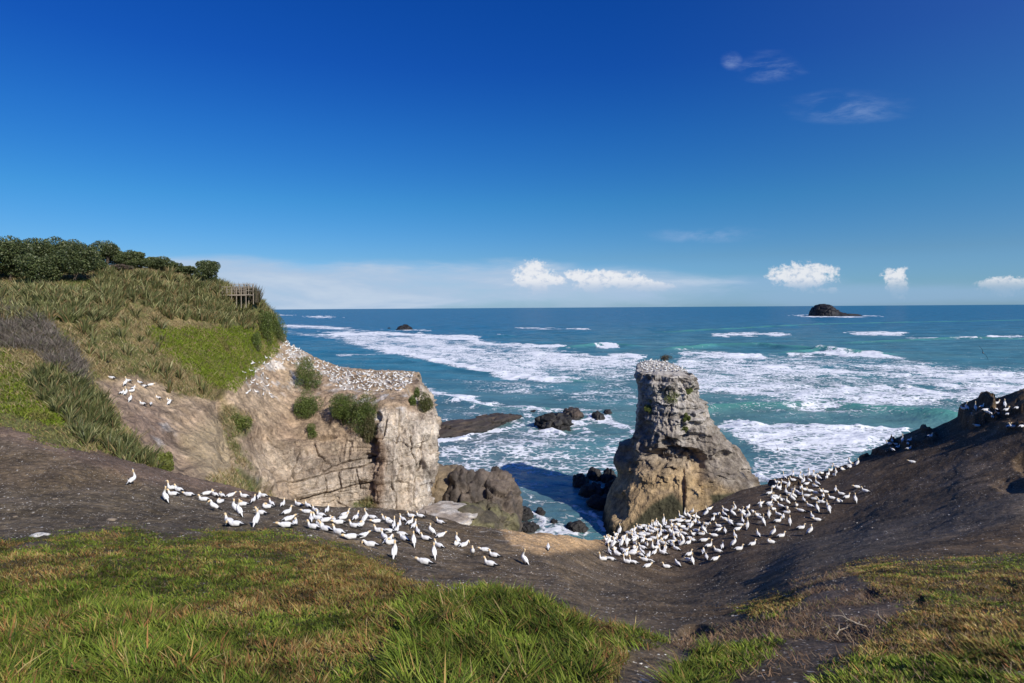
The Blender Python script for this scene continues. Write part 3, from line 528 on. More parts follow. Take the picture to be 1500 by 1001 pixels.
# foreground grass
n = 460000
p, px, py = scatter(G, n, lambda c_, x, y: grassmask(c_, x, y)**1.4*(1/np.maximum(c_[..., 1], 4)**1.15)*(x > -120)*(x < 1620)*(y < 1090)*(y > 500))
tall = np.clip(np.maximum(spoly(px, py, [(560, 1100), (590, 880), (640, 862), (770, 862), (860, 930), (900, 1100)], 25), spoly(px, py, [(-100, 1100), (-100, 880), (120, 880), (330, 930), (420, 1100)], 50)*.75), 0, 1)
tall = np.maximum(tall, .7*spoly(px, py, [(960, 1030), (1010, 966), (1135, 934), (1152, 945), (1060, 1001), (1050, 1050)], 10)); tall = np.maximum(tall, .5*spoly(px, py, [(1180, 1001), (1500, 930), (1600, 1100), (1180, 1100)], 40))
nn = fbm(p, .7, 4, 301); n5 = fbm(p, .28, 3, 302); rgt = (px > 1050)
hg = (.045+.065*R.random(n)+.12*tall*(.5+.5*R.random(n)))*(1+.4*nn)*np.where(rgt, .62, 1)*(.65+.35*sstep(20, 8, p[:, 1]))
wd = (.0055+.0055*R.random(n))*(1+.06*p[:, 1])
f1, f2, cvg = cells(p, 3.2, 305); az = cvg*12.6+R.normal(0, .8, n); az = np.where(R.random(n) < .3, R.normal(2.6, .6, n), az); hg = hg*(.55+1.0*sstep(.75, .15, f1)*(.5+cvg)); wd = wd*(1+.35*tall)
dry = sstep(-.05, .5, nn*(.8+.7*(px > 1050))+n5+.25*(px > 1100)+.12-.55*tall+.35*spoly(px, py, [(120, 790), (470, 780), (590, 850), (520, 870), (430, 830), (250, 820)], 25))
green = pick([(.175, .225, .028), (.125, .185, .022), (.26, .30, .05), (.075, .115, .02)], [4, 3, 2, 2], n); dr = pick([(.33, .22, .07), (.30, .145, .055), (.40, .31, .13), (.22, .20, .05)], [4, 3, 2, 3], n)
col = np.where((R.random(n) < .15+.75*dry)[:, None], dr, green)*(.45+.65*cvg+.6*fbm(p, 1.6, 3, 306))[:, None].clip(.25)*(.98+.35*rgt)[:, None]  # right-hand blades coloured brighter to stand in for sunlight their slope misses
grass = blades('grass', p, hg, wd, az, R.uniform(.1, .9, n), R.uniform(.1, .7, n), col, M_blade, basec=.95); tag(grass, 'long green and dry reddish grass on the near slope', kind='stuff')
# dead twiggy scrub on the right
n = 26000
p, px, py = scatter(G, n, lambda c_, x, y: np.clip(spoly(x, y, DEAD, 10)+spoly(x, y, GR_R, 10)*.25+.5*spoly(x, y, [(950, 960), (1010, 930), (1160, 900), (1190, 980), (1060, 1001)], 10), 0, 1)*sstep(-.2, .3, fbm(c_, .9, 3, 310))/np.maximum(c_[..., 1], 4))
dead = blades('dead_scrub', p, R.uniform(.03, .09, n), R.uniform(.006, .014, n), R.random(n)*6.28, R.uniform(.6, 2.4, n), R.uniform(-.4, .5, n), pick([(.27, .17, .10), (.15, .095, .055), (.34, .25, .16), (.17, .17, .05)], [3, 3, 1.5, 1], n), M_blade)
tag(dead, 'dry brown twiggy dead scrub on the right-hand slope', kind='stuff')

V0, F0 = ico(1); n = 22000
p, px, py = scatter(G, n, lambda c_, x, y: (1-grassmask(c_, x, y))*(x > -60)*(x < 1560)*(y > 560)*(y < 1010)*(.25+sstep(0, .5, fbm(c_, .7, 3, 600))*2)/np.maximum(c_[..., 1], 6)**.8*np.where(x > 900, .6, 1.2))
sz = R.uniform(.006, .017, n)*(1+.03*p[:, 1]); sz = np.where(R.random(n) < .02, sz*2.2, sz)
P_ = p[:, None]+V0[None]*sz[:, None, None]*np.stack([R.uniform(.8, 1.6, n), R.uniform(.7, 1.2, n), R.uniform(.25, .6, n)], -1)[:, None]
cp_ = pick([(.45, .42, .36), (.28, .24, .19), (.10, .085, .07), (.62, .59, .54)], [2, 4, 5, .8], n)
o = mesh_np('pebbles', P_, [(F0[None]+np.arange(n)[:, None, None]*len(V0)).reshape(-1, 3)], M_rock, np.repeat(cp_[:, None], len(V0), 1), False); tag(o, 'scattered pebbles and guano flecks on the dark bare slope', kind='stuff')
FLAX_NEAR = [(55, 545), (105, 545), (150, 590), (172, 630), (200, 665), (243, 690), (205, 690), (150, 668), (108, 640), (80, 610), (40, 570)]
FLAX_UP = [(-200, 425), (60, 427), (130, 432), (150, 402), (240, 402), (335, 425), (345, 443), (385, 443), (402, 462), (402, 478), (350, 484), (300, 478), (250, 474), (230, 455), (200, 444), (150, 470), (60, 478), (-200, 470)]
FLAX_MID = [(120, 470), (200, 450), (250, 478), (240, 530), (330, 600), (330, 580), (280, 590), (200, 560), (150, 545), (110, 500)]
SCRUB = [(-200, 430), (0, 452), (60, 474), (118, 520), (138, 570), (100, 548), (40, 515), (-200, 500)]
GREEN = [(215, 478), (300, 482), (400, 474), (412, 515), (392, 528), (368, 548), (345, 572), (310, 566), (262, 530), (230, 510)]
GREEN2 = [(55, 455), (130, 450), (125, 470), (70, 472)]; GREEN3 = [(-200, 500), (0, 510), (50, 550), (100, 600), (90, 625), (0, 600), (-200, 590)]; GREEN4 = [(205, 660), (243, 668), (245, 695), (205, 690)]
def bmask(polys, jitter=8, s=0, fill=None):
    def f(c_, x, y):
        jx, jy = jit(c_, jitter, .3, 400+s); xx, yy_ = x+jx, y+jy*.7; mm = np.maximum.reduce([spoly(xx, yy_, q, 4) for q in polys])
        if fill: mm = mm*fill(c_)
        return mm
    return f
def clumps(base, nl, h, w, cols, probs, spread=1.0):
    n = len(base); N_ = n*nl; b = np.repeat(base, nl, 0); ch = np.repeat(R.uniform(.7, 1.25, n), nl)
    az = R.random(N_)*6.28; ln = R.random(N_)**.7*spread
    b = b+np.stack([np.cos(az), np.sin(az), 0*az], -1)*(.12*R.random(N_))[:, None]
    tone = np.repeat(R.uniform(.75, 1.25, n), nl)[:, None]
    return b, ch*R.uniform(.6, 1.1, N_)*h, w*R.uniform(.7, 1.3, N_), az, ln*.7, ln*.7*R.uniform(.3, 1., N_), pick(cols, probs, N_)*tone
FC = [(.15, .155, .055), (.085, .10, .035), (.30, .285, .13), (.24, .165, .075)]
p, px, py = scatter(B, 620, bmask([FLAX_NEAR], 6)); o = blades('flax_thicket', *clumps(p, 26, 1.15, .075, FC, [3, 6, 1.3, 1], .8), M_flax); tag(o, 'dense dark flax thicket running down the left slope above the gannets', kind='stuff')
p, px, py = scatter(B, 2600, lambda c_, x, y: bmask([FLAX_UP], 8, 1)(c_, x, y)+.10*bmask([FLAX_MID], 8, 2)(c_, x, y)); o = blades('flax_scrub', *clumps(p, 22, 1.3, .10, FC, [4, 4, 2.5, 2], .8), M_flax); tag(o, 'olive flax scrub covering the upper headland below the lookout', kind='stuff')
n = 60000
p, px, py = scatter(B, n, bmask([SCRUB], 9, 3)); nn = fbm(p, .5, 3, 420); o = blades('grey_scrub', p+np.array([0, 0, 1.])*(R.random(n)*.5)[:, None], R.uniform(.3, .8, n)*(1+.5*nn), R.uniform(.02, .05, n), R.random(n)*6.28, R.uniform(.2, 1.3, n), R.uniform(-.2, .6, n), pick([(.19, .155, .125), (.13, .11, .085), (.25, .21, .17), (.12, .13, .06)], [4, 3, 2, 1], n), M_leaf); tag(o, 'wind-pruned grey brown scrub on the left hillside', kind='stuff')
n = 130000
p, px, py = scatter(B, n, bmask([GREEN, GREEN2, GREEN3, GREEN4], 8, 4)); nn = fbm(p, .35, 4, 430); o = blades('ground_cover', p, R.uniform(.12, .32, n)*(1+.6*nn), R.uniform(.04, .08, n), R.random(n)*6.28, R.uniform(0, 1., n), R.uniform(.1, .6, n), mix(pick([(.18, .24, .022), (.135, .185, .02), (.24, .28, .035)], [4, 3, 2], n), (.22, .17, .07), sstep(.25, .6, nn)*.7), M_blade); tag(o, 'bright green matted ground cover on the headland slope', kind='stuff')
def restm(c_, x, y):
    jx, jy = jit(c_, 8, .3, 440); xx, yy_ = x+jx, y+jy
    bare = spoly(xx, yy_, BARE, 4); oth = np.maximum.reduce([spoly(xx, yy_, q, 3) for q in (FLAX_UP, SCRUB, GREEN)])
    edge_ = spoly(xx, yy_, [(300, 700), (345, 690), (395, 708), (400, 735), (330, 728)], 4)*.8+spoly(xx, yy_, [(325, 590), (350, 600), (372, 620), (350, 645), (330, 630)], 4)+spoly(xx, yy_, [(330, 640), (345, 645), (375, 690), (352, 684)], 3)+spoly(xx, yy_, [(518, 735), (545, 728), (562, 752), (520, 756)], 4)
    return np.clip((1-bare)*(1-.8*oth)+edge_, 0, 1)*(x < 640)*(y > 380)*(c_[..., 1] < 100)
n = 200000
p, px, py = scatter(B, n, restm); nn, n5 = fbm(p, .3, 4, 450), fbm(p, .9, 3, 451)
col = np.where((R.random(n) < np.clip(sstep(-.35, .35, nn+.5*n5+.22)*.8+.1+.35*spoly(px, py, [(150, 450), (240, 460), (300, 600), (330, 620), (200, 560), (130, 500)], 20), 0, .95))[:, None], pick([(.38, .29, .15), (.30, .21, .10), (.44, .36, .20), (.24, .20, .08)], [4, 3, 2, 3], n), pick([(.15, .18, .045), (.20, .22, .06), (.10, .13, .04)], [3, 2, 2], n))
lowg = sstep(590, 620, py)*sstep(140, 60, px); col = mix(col, pick([(.17, .20, .045), (.26, .17, .07)], [2, 1], n), lowg*.8)
o = blades('hill_grass', p, R.uniform(.18, .55, n)*(1+.6*n5)*(1-.6*lowg), R.uniform(.025, .06, n), np.where(R.random(n) < .5, R.normal(2.8, .6, n), R.random(n)*6.28), R.uniform(.1, .9, n), R.uniform(.1, .7, n), col, M_blade); tag(o, 'tawny and olive long grass over the left hillside', kind='stuff')

# ------------------------------------------------------------ TREES AND SHRUBS
def bvh(P):
    h, w = P.shape[:2]; return BVHTree.FromPolygons([tuple(v) for v in P.reshape(-1, 3)[:].tolist()], grid_faces(h, w).tolist())
TG, TB, TS = bvh(G), bvh(B), BVHTree.FromPolygons(S.reshape(-1, 3).tolist(), grid_faces(nzt, na, True).tolist())
CAM = Vector((0, 0, H))
def hit(px, py, trees=(TG,)):
    d = Vector(W(px, py, 1.).tolist())-CAM; best = None
    for t in trees:
        l_, n_, i_, ds = t.ray_cast(CAM, d.normalized())
        if l_ is not None and (best is None or ds < best[2]): best = (l_, n_, ds)
    return best
def drop(x, y, trees=(TB, TG)):
    best = None
    for t in trees:
        l_, n_, i_, ds = t.ray_cast(Vector((x, y, 90)), Vector((0, 0, -1)))
        if l_ is not None and (best is None or l_.z > best): best = l_.z
    return best
def leafcloud(lumps, n, size, cols, probs, shell=.55):
    """leaf-sized faces spread through overlapping lumps; lumps: (cx,cy,cz,rx,ry,rz)"""
    L_ = np.array(lumps, float); w = (L_[:, 3]*L_[:, 5]); i = R.choice(len(L_), n, p=w/w.sum())
    d = R.normal(size=(n, 3)); d /= np.linalg.norm(d, axis=1, keepdims=True); r = (shell+(1-shell)*R.random(n)**.6)
    p = L_[i, :3]+d*L_[i, 3:]*r[:, None]; p = p[p[:, 2] > L_[:, 2].min()-L_[:, 5].max()*.75]; p += fbm(p, 2.2, 2, 500)[:, None]*.18*size*4; n = len(p)
    a = R.normal(size=(n, 3)); a /= np.linalg.norm(a, axis=1, keepdims=True); b = np.cross(a, R.normal(size=(n, 3))); b /= np.linalg.norm(b, axis=1, keepdims=True)
    s_ = size*R.uniform(.5, 1.2, (n, 1)); V = np.stack([p-a*s_, p-b*s_*.55, p+a*s_, p+b*s_*.55], 1)
    tone = (1+.35*fbm(p, .9, 3, 510))[:, None]; c = pick(cols, probs, n)*tone
    return V, np.arange(n*4).reshape(-1, 4), np.repeat(c[:, None], 4, 1)
def tube(pts, rads, seg=8):
    V, Fc = [], []
    pts = [np.array(q, float) for q in pts]
    for i, (q, r) in enumerate(zip(pts, rads)):
        t = pts[min(i+1, len(pts)-1)]-pts[max(i-1, 0)]; t /= np.linalg.norm(t)+1e-9; a = np.cross(t, (.3, .9, .2)); a /= np.linalg.norm(a)+1e-9; b = np.cross(t, a)
        V += [q+(a*math.cos(k*6.2832/seg)+b*math.sin(k*6.2832/seg))*r for k in range(seg)]
    for i in range(len(pts)-1): Fc += [[i*seg+k, i*seg+(k+1) % seg, (i+1)*seg+(k+1) % seg, (i+1)*seg+k] for k in range(seg)]
    return np.array(V), np.array(Fc)
def join(parts):
    Vs, Fs, o_ = [], [], 0
    for V, Fc in parts: Vs.append(V); Fs.append(Fc+o_); o_ += len(V)
    return np.concatenate(Vs), np.concatenate(Fs)
TCOL = [(.095, .12, .042), (.055, .075, .026), (.18, .19, .08), (.12, .14, .055)]
def plant(name, loc, rx, rz, label, cat, group=None, nl=5, leaves=5000, size=.12, cols=TCOL, probs=(4, 4, 1.5, 2), trunk=True, flat=1., depth=1.):
    e_ = empty(name, loc, label, cat, group); th = rz*.5 if trunk else rz*.25
    lumps = []
    for k in range(nl):
        a = R.random()*6.28; q = R.random()**.6*.62; s_ = R.uniform(.38, .62)
        lumps.append((math.cos(a)*rx*q, math.sin(a)*rx*q*depth, th+rz*R.uniform(.0, .85)*(1-.35*q), rx*s_, rx*s_*depth, rz*s_*.62*flat))
    V, Fc, c = leafcloud(lumps, leaves, size, cols, probs); mesh_np('crown' if trunk else 'foliage', V, [Fc], M_leaf, c, False, e_)
    parts = [tube([(0, 0, -.4), (rx*.06, 0, th*.5), (rx*.1, 0, th+rz*.2)], [rx*.055+.03, rx*.045+.02, rx*.03+.01])]
    for lp in lumps[:5]: parts.append(tube([(rx*.06, 0, th*.4), (lp[0]*.5, lp[1]*.5, th*.8), (lp[0], lp[1], lp[2])], [rx*.035+.015, rx*.025+.01, .012], 6))
    V, Fc = join(parts); mesh_np('trunk' if trunk else 'stem', V, [Fc], M_bark, None, True, e_); return e_
def tree_at(px, base_py, D, wpx, hpx, *a, **k):
    q = W(px, base_py, D); z = drop(q[0], q[1]); top = W(px, base_py-hpx, D)[2]; 
    return plant('broadleaf_tree', (q[0], q[1], z), wpx/2*D/F, max(top-z, 1.2)*.60, *a, **k)
TR = [(-35, 428, 70, 74, 88, 'dark tree cut by the left edge of the picture'), (14, 426, 71, 70, 82, 'broad dark domed tree second from the left on the skyline'), (58, 430, 69, 56, 58, 'low rounded dark tree in front at the left end of the wood'), (62, 405, 78, 62, 56, 'flat topped dark tree behind the low rounded one'),
      (108, 427, 72, 72, 74, 'large dark domed tree above the pale flax'), (92, 402, 80, 50, 56, 'tree crown just behind the large dark dome'), (137, 412, 79, 34, 36, 'small brownish tree beside the large domed tree')]
for t in TR: tree_at(*t[:5], t[5], 'tree', 'trees in the dark wood on the left skyline', nl=16, leaves=15000, size=.12, flat=1.15)
TR2 = [(156, 404, 85, 28, 56, 'open wind-blown tree with raised dark tips on the ridge'), (182, 405, 86, 24, 40, 'small dark ridge tree right of the wind-blown one'), (207, 407, 86, 26, 40, 'dark ridge tree with a notched top'), (234, 411, 88, 28, 36, 'low dark ridge tree leaning seaward'), (254, 414, 90, 26, 32, 'small scrubby ridge tree'), (274, 416, 91, 24, 30, 'last small ridge tree before the gap')]
TR2 += [(170, 400, 87, 30, 42, 'dense dark tree at the left start of the ridge line'), (222, 404, 87, 26, 32, 'squat dark ridge tree between two taller ones'), (194, 402, 88, 28, 36, 'dense rear tree filling the ridge line')]
for t in TR2: tree_at(t[0], t[1], t[2], t[3]*1.4, t[4], t[5], 'tree', 'windswept trees along the ridge', nl=11, leaves=6500, size=.11, flat=1.1)
tree_at(302, 422, 90, 44, 46, 'lone rounded dark tree standing left of the lookout', 'tree', None, nl=9, leaves=9000, size=.115)
BRN = [(.16, .11, .085), (.11, .08, .06), (.10, .11, .05)]
tree_at(175, 412, 82, 44, 26, 'brown leafless-looking bush below the ridge trees', 'bush', None, nl=7, leaves=3500, size=.12, cols=BRN, probs=(4, 3, 2))
def shrub_at(px, py, wpx, hpx, label, cols=None, trees=(TB,), leaves=4500, size=.09, name='shrub', flat=1.2, cat='shrub', D=None, nl=9, group=None):
    leaves = int(leaves*2.2); hpx *= 1.12; wpx *= 1.1; size *= .85; h_ = None
    while h_ is None: h_ = hit(px, py, trees); py += 1
    l_ = h_[0]; D = l_.y
    return plant(name, (l_.x, l_.y+wpx*.25*D/F, l_.z-.1), wpx/2*D/F, hpx*D/F, label, cat, group, nl=nl, leaves=leaves, size=size, cols=cols or SG, probs=(4, 3, 2), trunk=False, flat=flat, depth=.8)
SG = [(.12, .16, .035), (.075, .11, .025), (.17, .21, .05)]
shrub_at(446, 572, 42, 34, 'round green shrub highest up the bare headland slope'); shrub_at(449, 620, 44, 34, 'round green shrub below the highest one on the headland')
shrub_at(500, 632, 48, 40, 'left half of the wide shrub spilling over the cliff top', leaves=6000); shrub_at(525, 650, 44, 50, 'right half of the wide shrub hanging down the cliff', leaves=6000)
shrub_at(541, 655, 26, 36, 'small dry shrub at the right end of the cliff-top bushes', cols=[(.12, .12, .045), (.16, .13, .07), (.08, .09, .03)])
shrub_at(388, 508, 26, 38, 'dark shrub on the seaward corner above the headland colony', leaves=3000); shrub_at(405, 500, 24, 30, 'dark shrub at the skyline edge of the green slope', leaves=2500)
shrub_at(376, 516, 16, 22, 'small dark bush in the bright green ground cover', leaves=1500)
shrub_at(603, 595, 14, 14, 'small bright green tuft near the top of the pale cliff', leaves=1200); shrub_at(622, 606, 24, 22, 'olive bush clinging to the seaward edge of the pale cliff', leaves=2200, cols=[(.12, .14, .04), (.09, .1, .03), (.16, .14, .06)])
shrub_at(610, 582, 10, 10, 'tiny green tuft by the dark notch in the pale cliff', leaves=600)
shrub_at(350, 632, 26, 18, 'pale green low bush in the gully left of the cliff', leaves=1800, cols=[(.15, .19, .04), (.11, .14, .03), (.2, .2, .06)])
shrub_at(455, 642, 22, 16, 'thin low bush under the second round shrub', leaves=1000)
shrub_at(240, 692, 22, 24, 'yellow green cushion bush at the foot of the flax', leaves=2600, cols=[(.17, .19, .04), (.13, .15, .035), (.2, .2, .06)])
CU = [(.18, .22, .05), (.13, .17, .04), (.2, .2, .07)]
for (x, y, w_, h_, lb) in [(958, 597, 30, 13, 'green cushion plant left of centre high on the stack'), (984, 592, 32, 13, 'largest green cushion plant high on the stack'), (952, 606, 18, 9, 'low green cushion plant nearest the stack left edge'), (1007, 578, 16, 9, 'green cushion plant near the right shoulder of the stack'), (1007, 618, 10, 9, 'green tuft halfway down the stack'), (1003, 634, 10, 10, 'dull olive tuft just below the halfway tuft on the stack')]:
    shrub_at(x, y, w_, h_, lb, cols=CU, trees=(TS,), leaves=1300, size=.10, name='cushion_plant', cat='plant', nl=5)
shrub_at(975, 528, 20, 7, 'brown scrubby bush on the very top of the stack', cols=[(.10, .075, .05), (.07, .055, .035), (.09, .09, .04)], trees=(TS,), leaves=900)

# ------------------------------------------------------------ LOOKOUT
def boxes(L_):
    V, Fc = [], []
    for (x0, y0, z0, x1, y1, z1) in L_:
        o_ = len(V); V += [(x, y, z_) for x in (x0, x1) for y in (y0, y1) for z_ in (z0, z1)]
        Fc += [[o_+a for a in f] for f in ((0, 1, 3, 2), (4, 6, 7, 5), (0, 4, 5, 1), (2, 3, 7, 6), (0, 2, 6, 4), (1, 5, 7, 3))]
    return np.array(V, float), np.array(Fc)
q = W(354, 439, 90); z0 = float(q[2]); lk = empty('lookout_platform', (float(q[0]), float(q[1]), z0), 'timber lookout platform with open railing on the headland crest', 'lookout')
lk.scale = (.85, .85, .9); lk.location.x -= 1.1; lk.location.z += .75
def part(name, L_): V, Fc = boxes(L_); return mesh_np(name, V, [Fc], M_timber, None, False, lk)
part('deck', [(-2.1, 0, -.12, 2.1, 3.0, 0)])
for i in range(6):
    x = -2.05+i*.82; part('post', [(x-.05, -.06, -2.2 if i > 1 else -1.6, x+.05, .04, 1.2)])
for i in range(6):
    x = -2.05+i*.82; part('post', [(x-.05, 2.96, -1.6, x+.05, 3.06, 1.75)])
part('railing', [(-2.15, -.10, 1.2, 2.15, .08, 1.28), (-2.1, -.02, .72, 2.1, .02, .78), (-2.1, -.02, .38, 2.1, .02, .44), (-2.15, -.14, -.2, 2.15, -.064, -.02)])
part('railing', [(-2.15, 2.94, 1.75, 2.15, 3.08, 1.84), (-2.1, 2.98, 1.1, 2.1, 3.02, 1.17)])
part('railing', [(2.02, .1, 1.2, 2.12, 2.92, 1.28), (2.05, .1, .6, 2.09, 2.92, .66)])
pl = []
for i in range(90):
    x, y = R.uniform(-3.0, .8), R.uniform(3.0, 4.6); pl.append((q[0]+x, q[1]+y, z0-.3))
o = blades('flax_tuft', *clumps(np.array(pl), 16, 2.5, .10, [(.13, .10, .07), (.09, .085, .045), (.15, .13, .08)], [2, 3, 2], .4), M_flax); tag(o, 'dark flax growing up behind the lookout railing', kind='stuff')

# ------------------------------------------------------------ GANNETS
WH, BUFF, BLK, BEAK = (.80, .79, .76), (.80, .60, .34), (.02, .02, .022), (.42, .48, .52)
def loft(sp, seg=12):
    """sp: rows x,z,half width,half height,colour; cross-sections square to the spine"""
    V, cl = [], []; n = len(sp)
    for i, (x, z_, rw, rh, c_) in enumerate(sp):
        a, b = sp[max(i-1, 0)], sp[min(i+1, n-1)]; tx, tz = b[0]-a[0], b[1]-a[1]; l_ = math.hypot(tx, tz)+1e-9; nx, nz_ = -tz/l_, tx/l_
        for k in range(seg):
            t = k*6.2832/seg; V.append((x+nx*math.sin(t)*rh, math.cos(t)*rw, z_+nz_*math.sin(t)*rh)); cl.append(c_)
    Fc = grid_faces(n, seg, True).tolist(); return np.array(V), np.array(Fc), np.array(cl)
def smooth_sp(sp, m=3):
    k = np.arange(len(sp)); q = np.arange(0, len(sp)-1+1e-6, 1/m); num = pchip(k, np.array([s[:4] for s in sp], float), q)
    return [(*num[i], sp[min(int(q[i]+.5), len(sp)-1)][4]) for i in range(len(q))]
def gannet_mesh(name, pose):
    legs = False; pitch, lift = 0, 0
    neck = {'sit': [(.26, .28, .07, .075), (.29, .38, .052, .055), (.31, .43, .052, .057), (.35, .475, .054, .057)], 'low': [(.27, .22, .08, .08), (.34, .26, .06, .06), (.40, .29, .055, .058), (.45, .30, .052, .052)],
            'tall': [(.25, .30, .07, .075), (.27, .44, .048, .05), (.28, .58, .045, .048), (.32, .66, .05, .052)], 'sky': [(.26, .32, .065, .07), (.29, .46, .045, .048), (.31, .62, .042, .044), (.33, .70, .046, .048)],
            'tuck': [(.25, .28, .085, .085), (.22, .36, .06, .06), (.15, .38, .055, .055), (.08, .36, .052, .052)], 'preen': [(.28, .29, .07, .07), (.36, .36, .05, .05), (.41, .32, .048, .05), (.43, .25, .048, .05)]}
    key = {'stand': 'tall', 'stand_preen': 'preen', 'stand_low': 'sit'}.get(pose, pose); nk = neck[key]
    body = [(-.52, .10, .004, .004, BLK), (-.46, .105, .03, .018, WH), (-.34, .13, .065, .05, WH), (-.20, .15, .10, .09, WH), (-.04, .165, .125, .125, WH), (.10, .175, .128, .135, WH), (.20, .21, .105, .115, WH)]
    for i, n_ in enumerate(nk): body.append((*n_, WH if i < 1 else (BUFF if i > 1 else (.80, .76, .68))))
    x, z_, _, _ = nk[-1]; dx, dz_ = (x-nk[-2][0]), (z_-nk[-2][1])
    if key in ('sit', 'tall'): dx, dz_ = .9, -.1
    l_ = math.hypot(dx, dz_); dx, dz_ = dx/l_, dz_/l_
    body += [(x+dx*.045, z_+dz_*.045, .034, .036, BUFF), (x+dx*.07, z_+dz_*.07, .018, .02, BEAK), (x+dx*.165, z_+dz_*.165-.004, .003, .003, BEAK)]
    V, Fc, cl = loft(smooth_sp(body)); parts = [(V, Fc, cl)]
    for s_ in (-1, 1):
        wg = [(.17, .20, .01, .03, WH), (.10, .20, .03, .09, WH), (-.08, .18, .036, .10, WH), (-.20, .16, .034, .085, WH), (-.28, .14, .034, .065, BLK), (-.50, .12, .016, .03, BLK), (-.60, .115, .003, .004, BLK)]
        V, Fc, cl = loft(smooth_sp(wg, 2), 8); V = V.copy(); V[:, 1] += s_*np.interp(V[:, 0], [-.6, -.35, 0, .17], [.015, .055, .105, .08]); parts.append((V, Fc, cl))
    if pose.startswith('stand') or pose == 'sky':
        an = math.radians(34 if pose != 'sky' else 26); c_, s_ = math.cos(an), math.sin(an)
        P0 = []
        for V, Fc, cl in parts: V = V.copy(); xx, zz_ = V[:, 0]*c_-(V[:, 2]-.1)*s_, V[:, 0]*s_+(V[:, 2]-.1)*c_+.27; V[:, 0], V[:, 2] = xx, zz_; P0.append((V, Fc, cl))
        parts = P0
        for s_ in (-1, 1):
            V, Fc = tube([(-.0, s_*.05, .20), (.0, s_*.055, .09), (.01, s_*.055, .01)], [.03, .016, .014], 6); parts.append((V, Fc, np.tile((.05, .05, .05), (len(V), 1))))
            V = np.array([(.0, s_*.055-.01, .012), (.0, s_*.055+.01, .012), (.11, s_*.055+.045, .008), (.12, s_*.055-.03, .008)]); parts.append((V, np.array([[0, 1, 2, 3]]), np.tile((.05, .05, .05), (4, 1))))
        tailfix = min(float(q_[0][:, 2].min()) for q_ in parts)
    Vs, Fs, cs, o_ = [], [], [], 0
    for V, Fc, cl in parts: Vs.append(V); Fs.append(Fc+o_); cs.append(cl); o_ += len(V)
    V = np.concatenate(Vs); o = mesh_np(name, V, [np.concatenate(Fs)], M_bird, np.concatenate(cs)); return o
POSES = ['sit', 'low', 'tall', 'sky', 'tuck', 'preen', 'stand', 'stand_preen', 'stand_low']
WORD = {'sit': 'sitting', 'low': 'crouching', 'tall': 'long-necked sitting', 'sky': 'sky-pointing', 'tuck': 'sleeping', 'preen': 'bowing', 'stand': 'standing', 'stand_preen': 'stooping', 'stand_low': 'short-necked standing'}
proto = {}
def gannet(loc, yaw, pose, sc=1., tilt=(0, 0)):
    if pose not in proto: o = gannet_mesh('gannet', pose); proto[pose] = o
    else: o = proto[pose].copy(); o.name = 'gannet'; C.objects.link(o)
    o.location = loc; o.rotation_euler = (tilt[0], tilt[1], yaw); o.scale = (sc, sc, sc*random.uniform(.95, 1.05)); return o
ORD = 'first second third fourth fifth sixth seventh eighth ninth tenth eleventh twelfth thirteenth fourteenth fifteenth sixteenth seventeenth eighteenth nineteenth twentieth'.split()
birds = []      # (obj, px, py, pose, colony)
r_ = math.radians
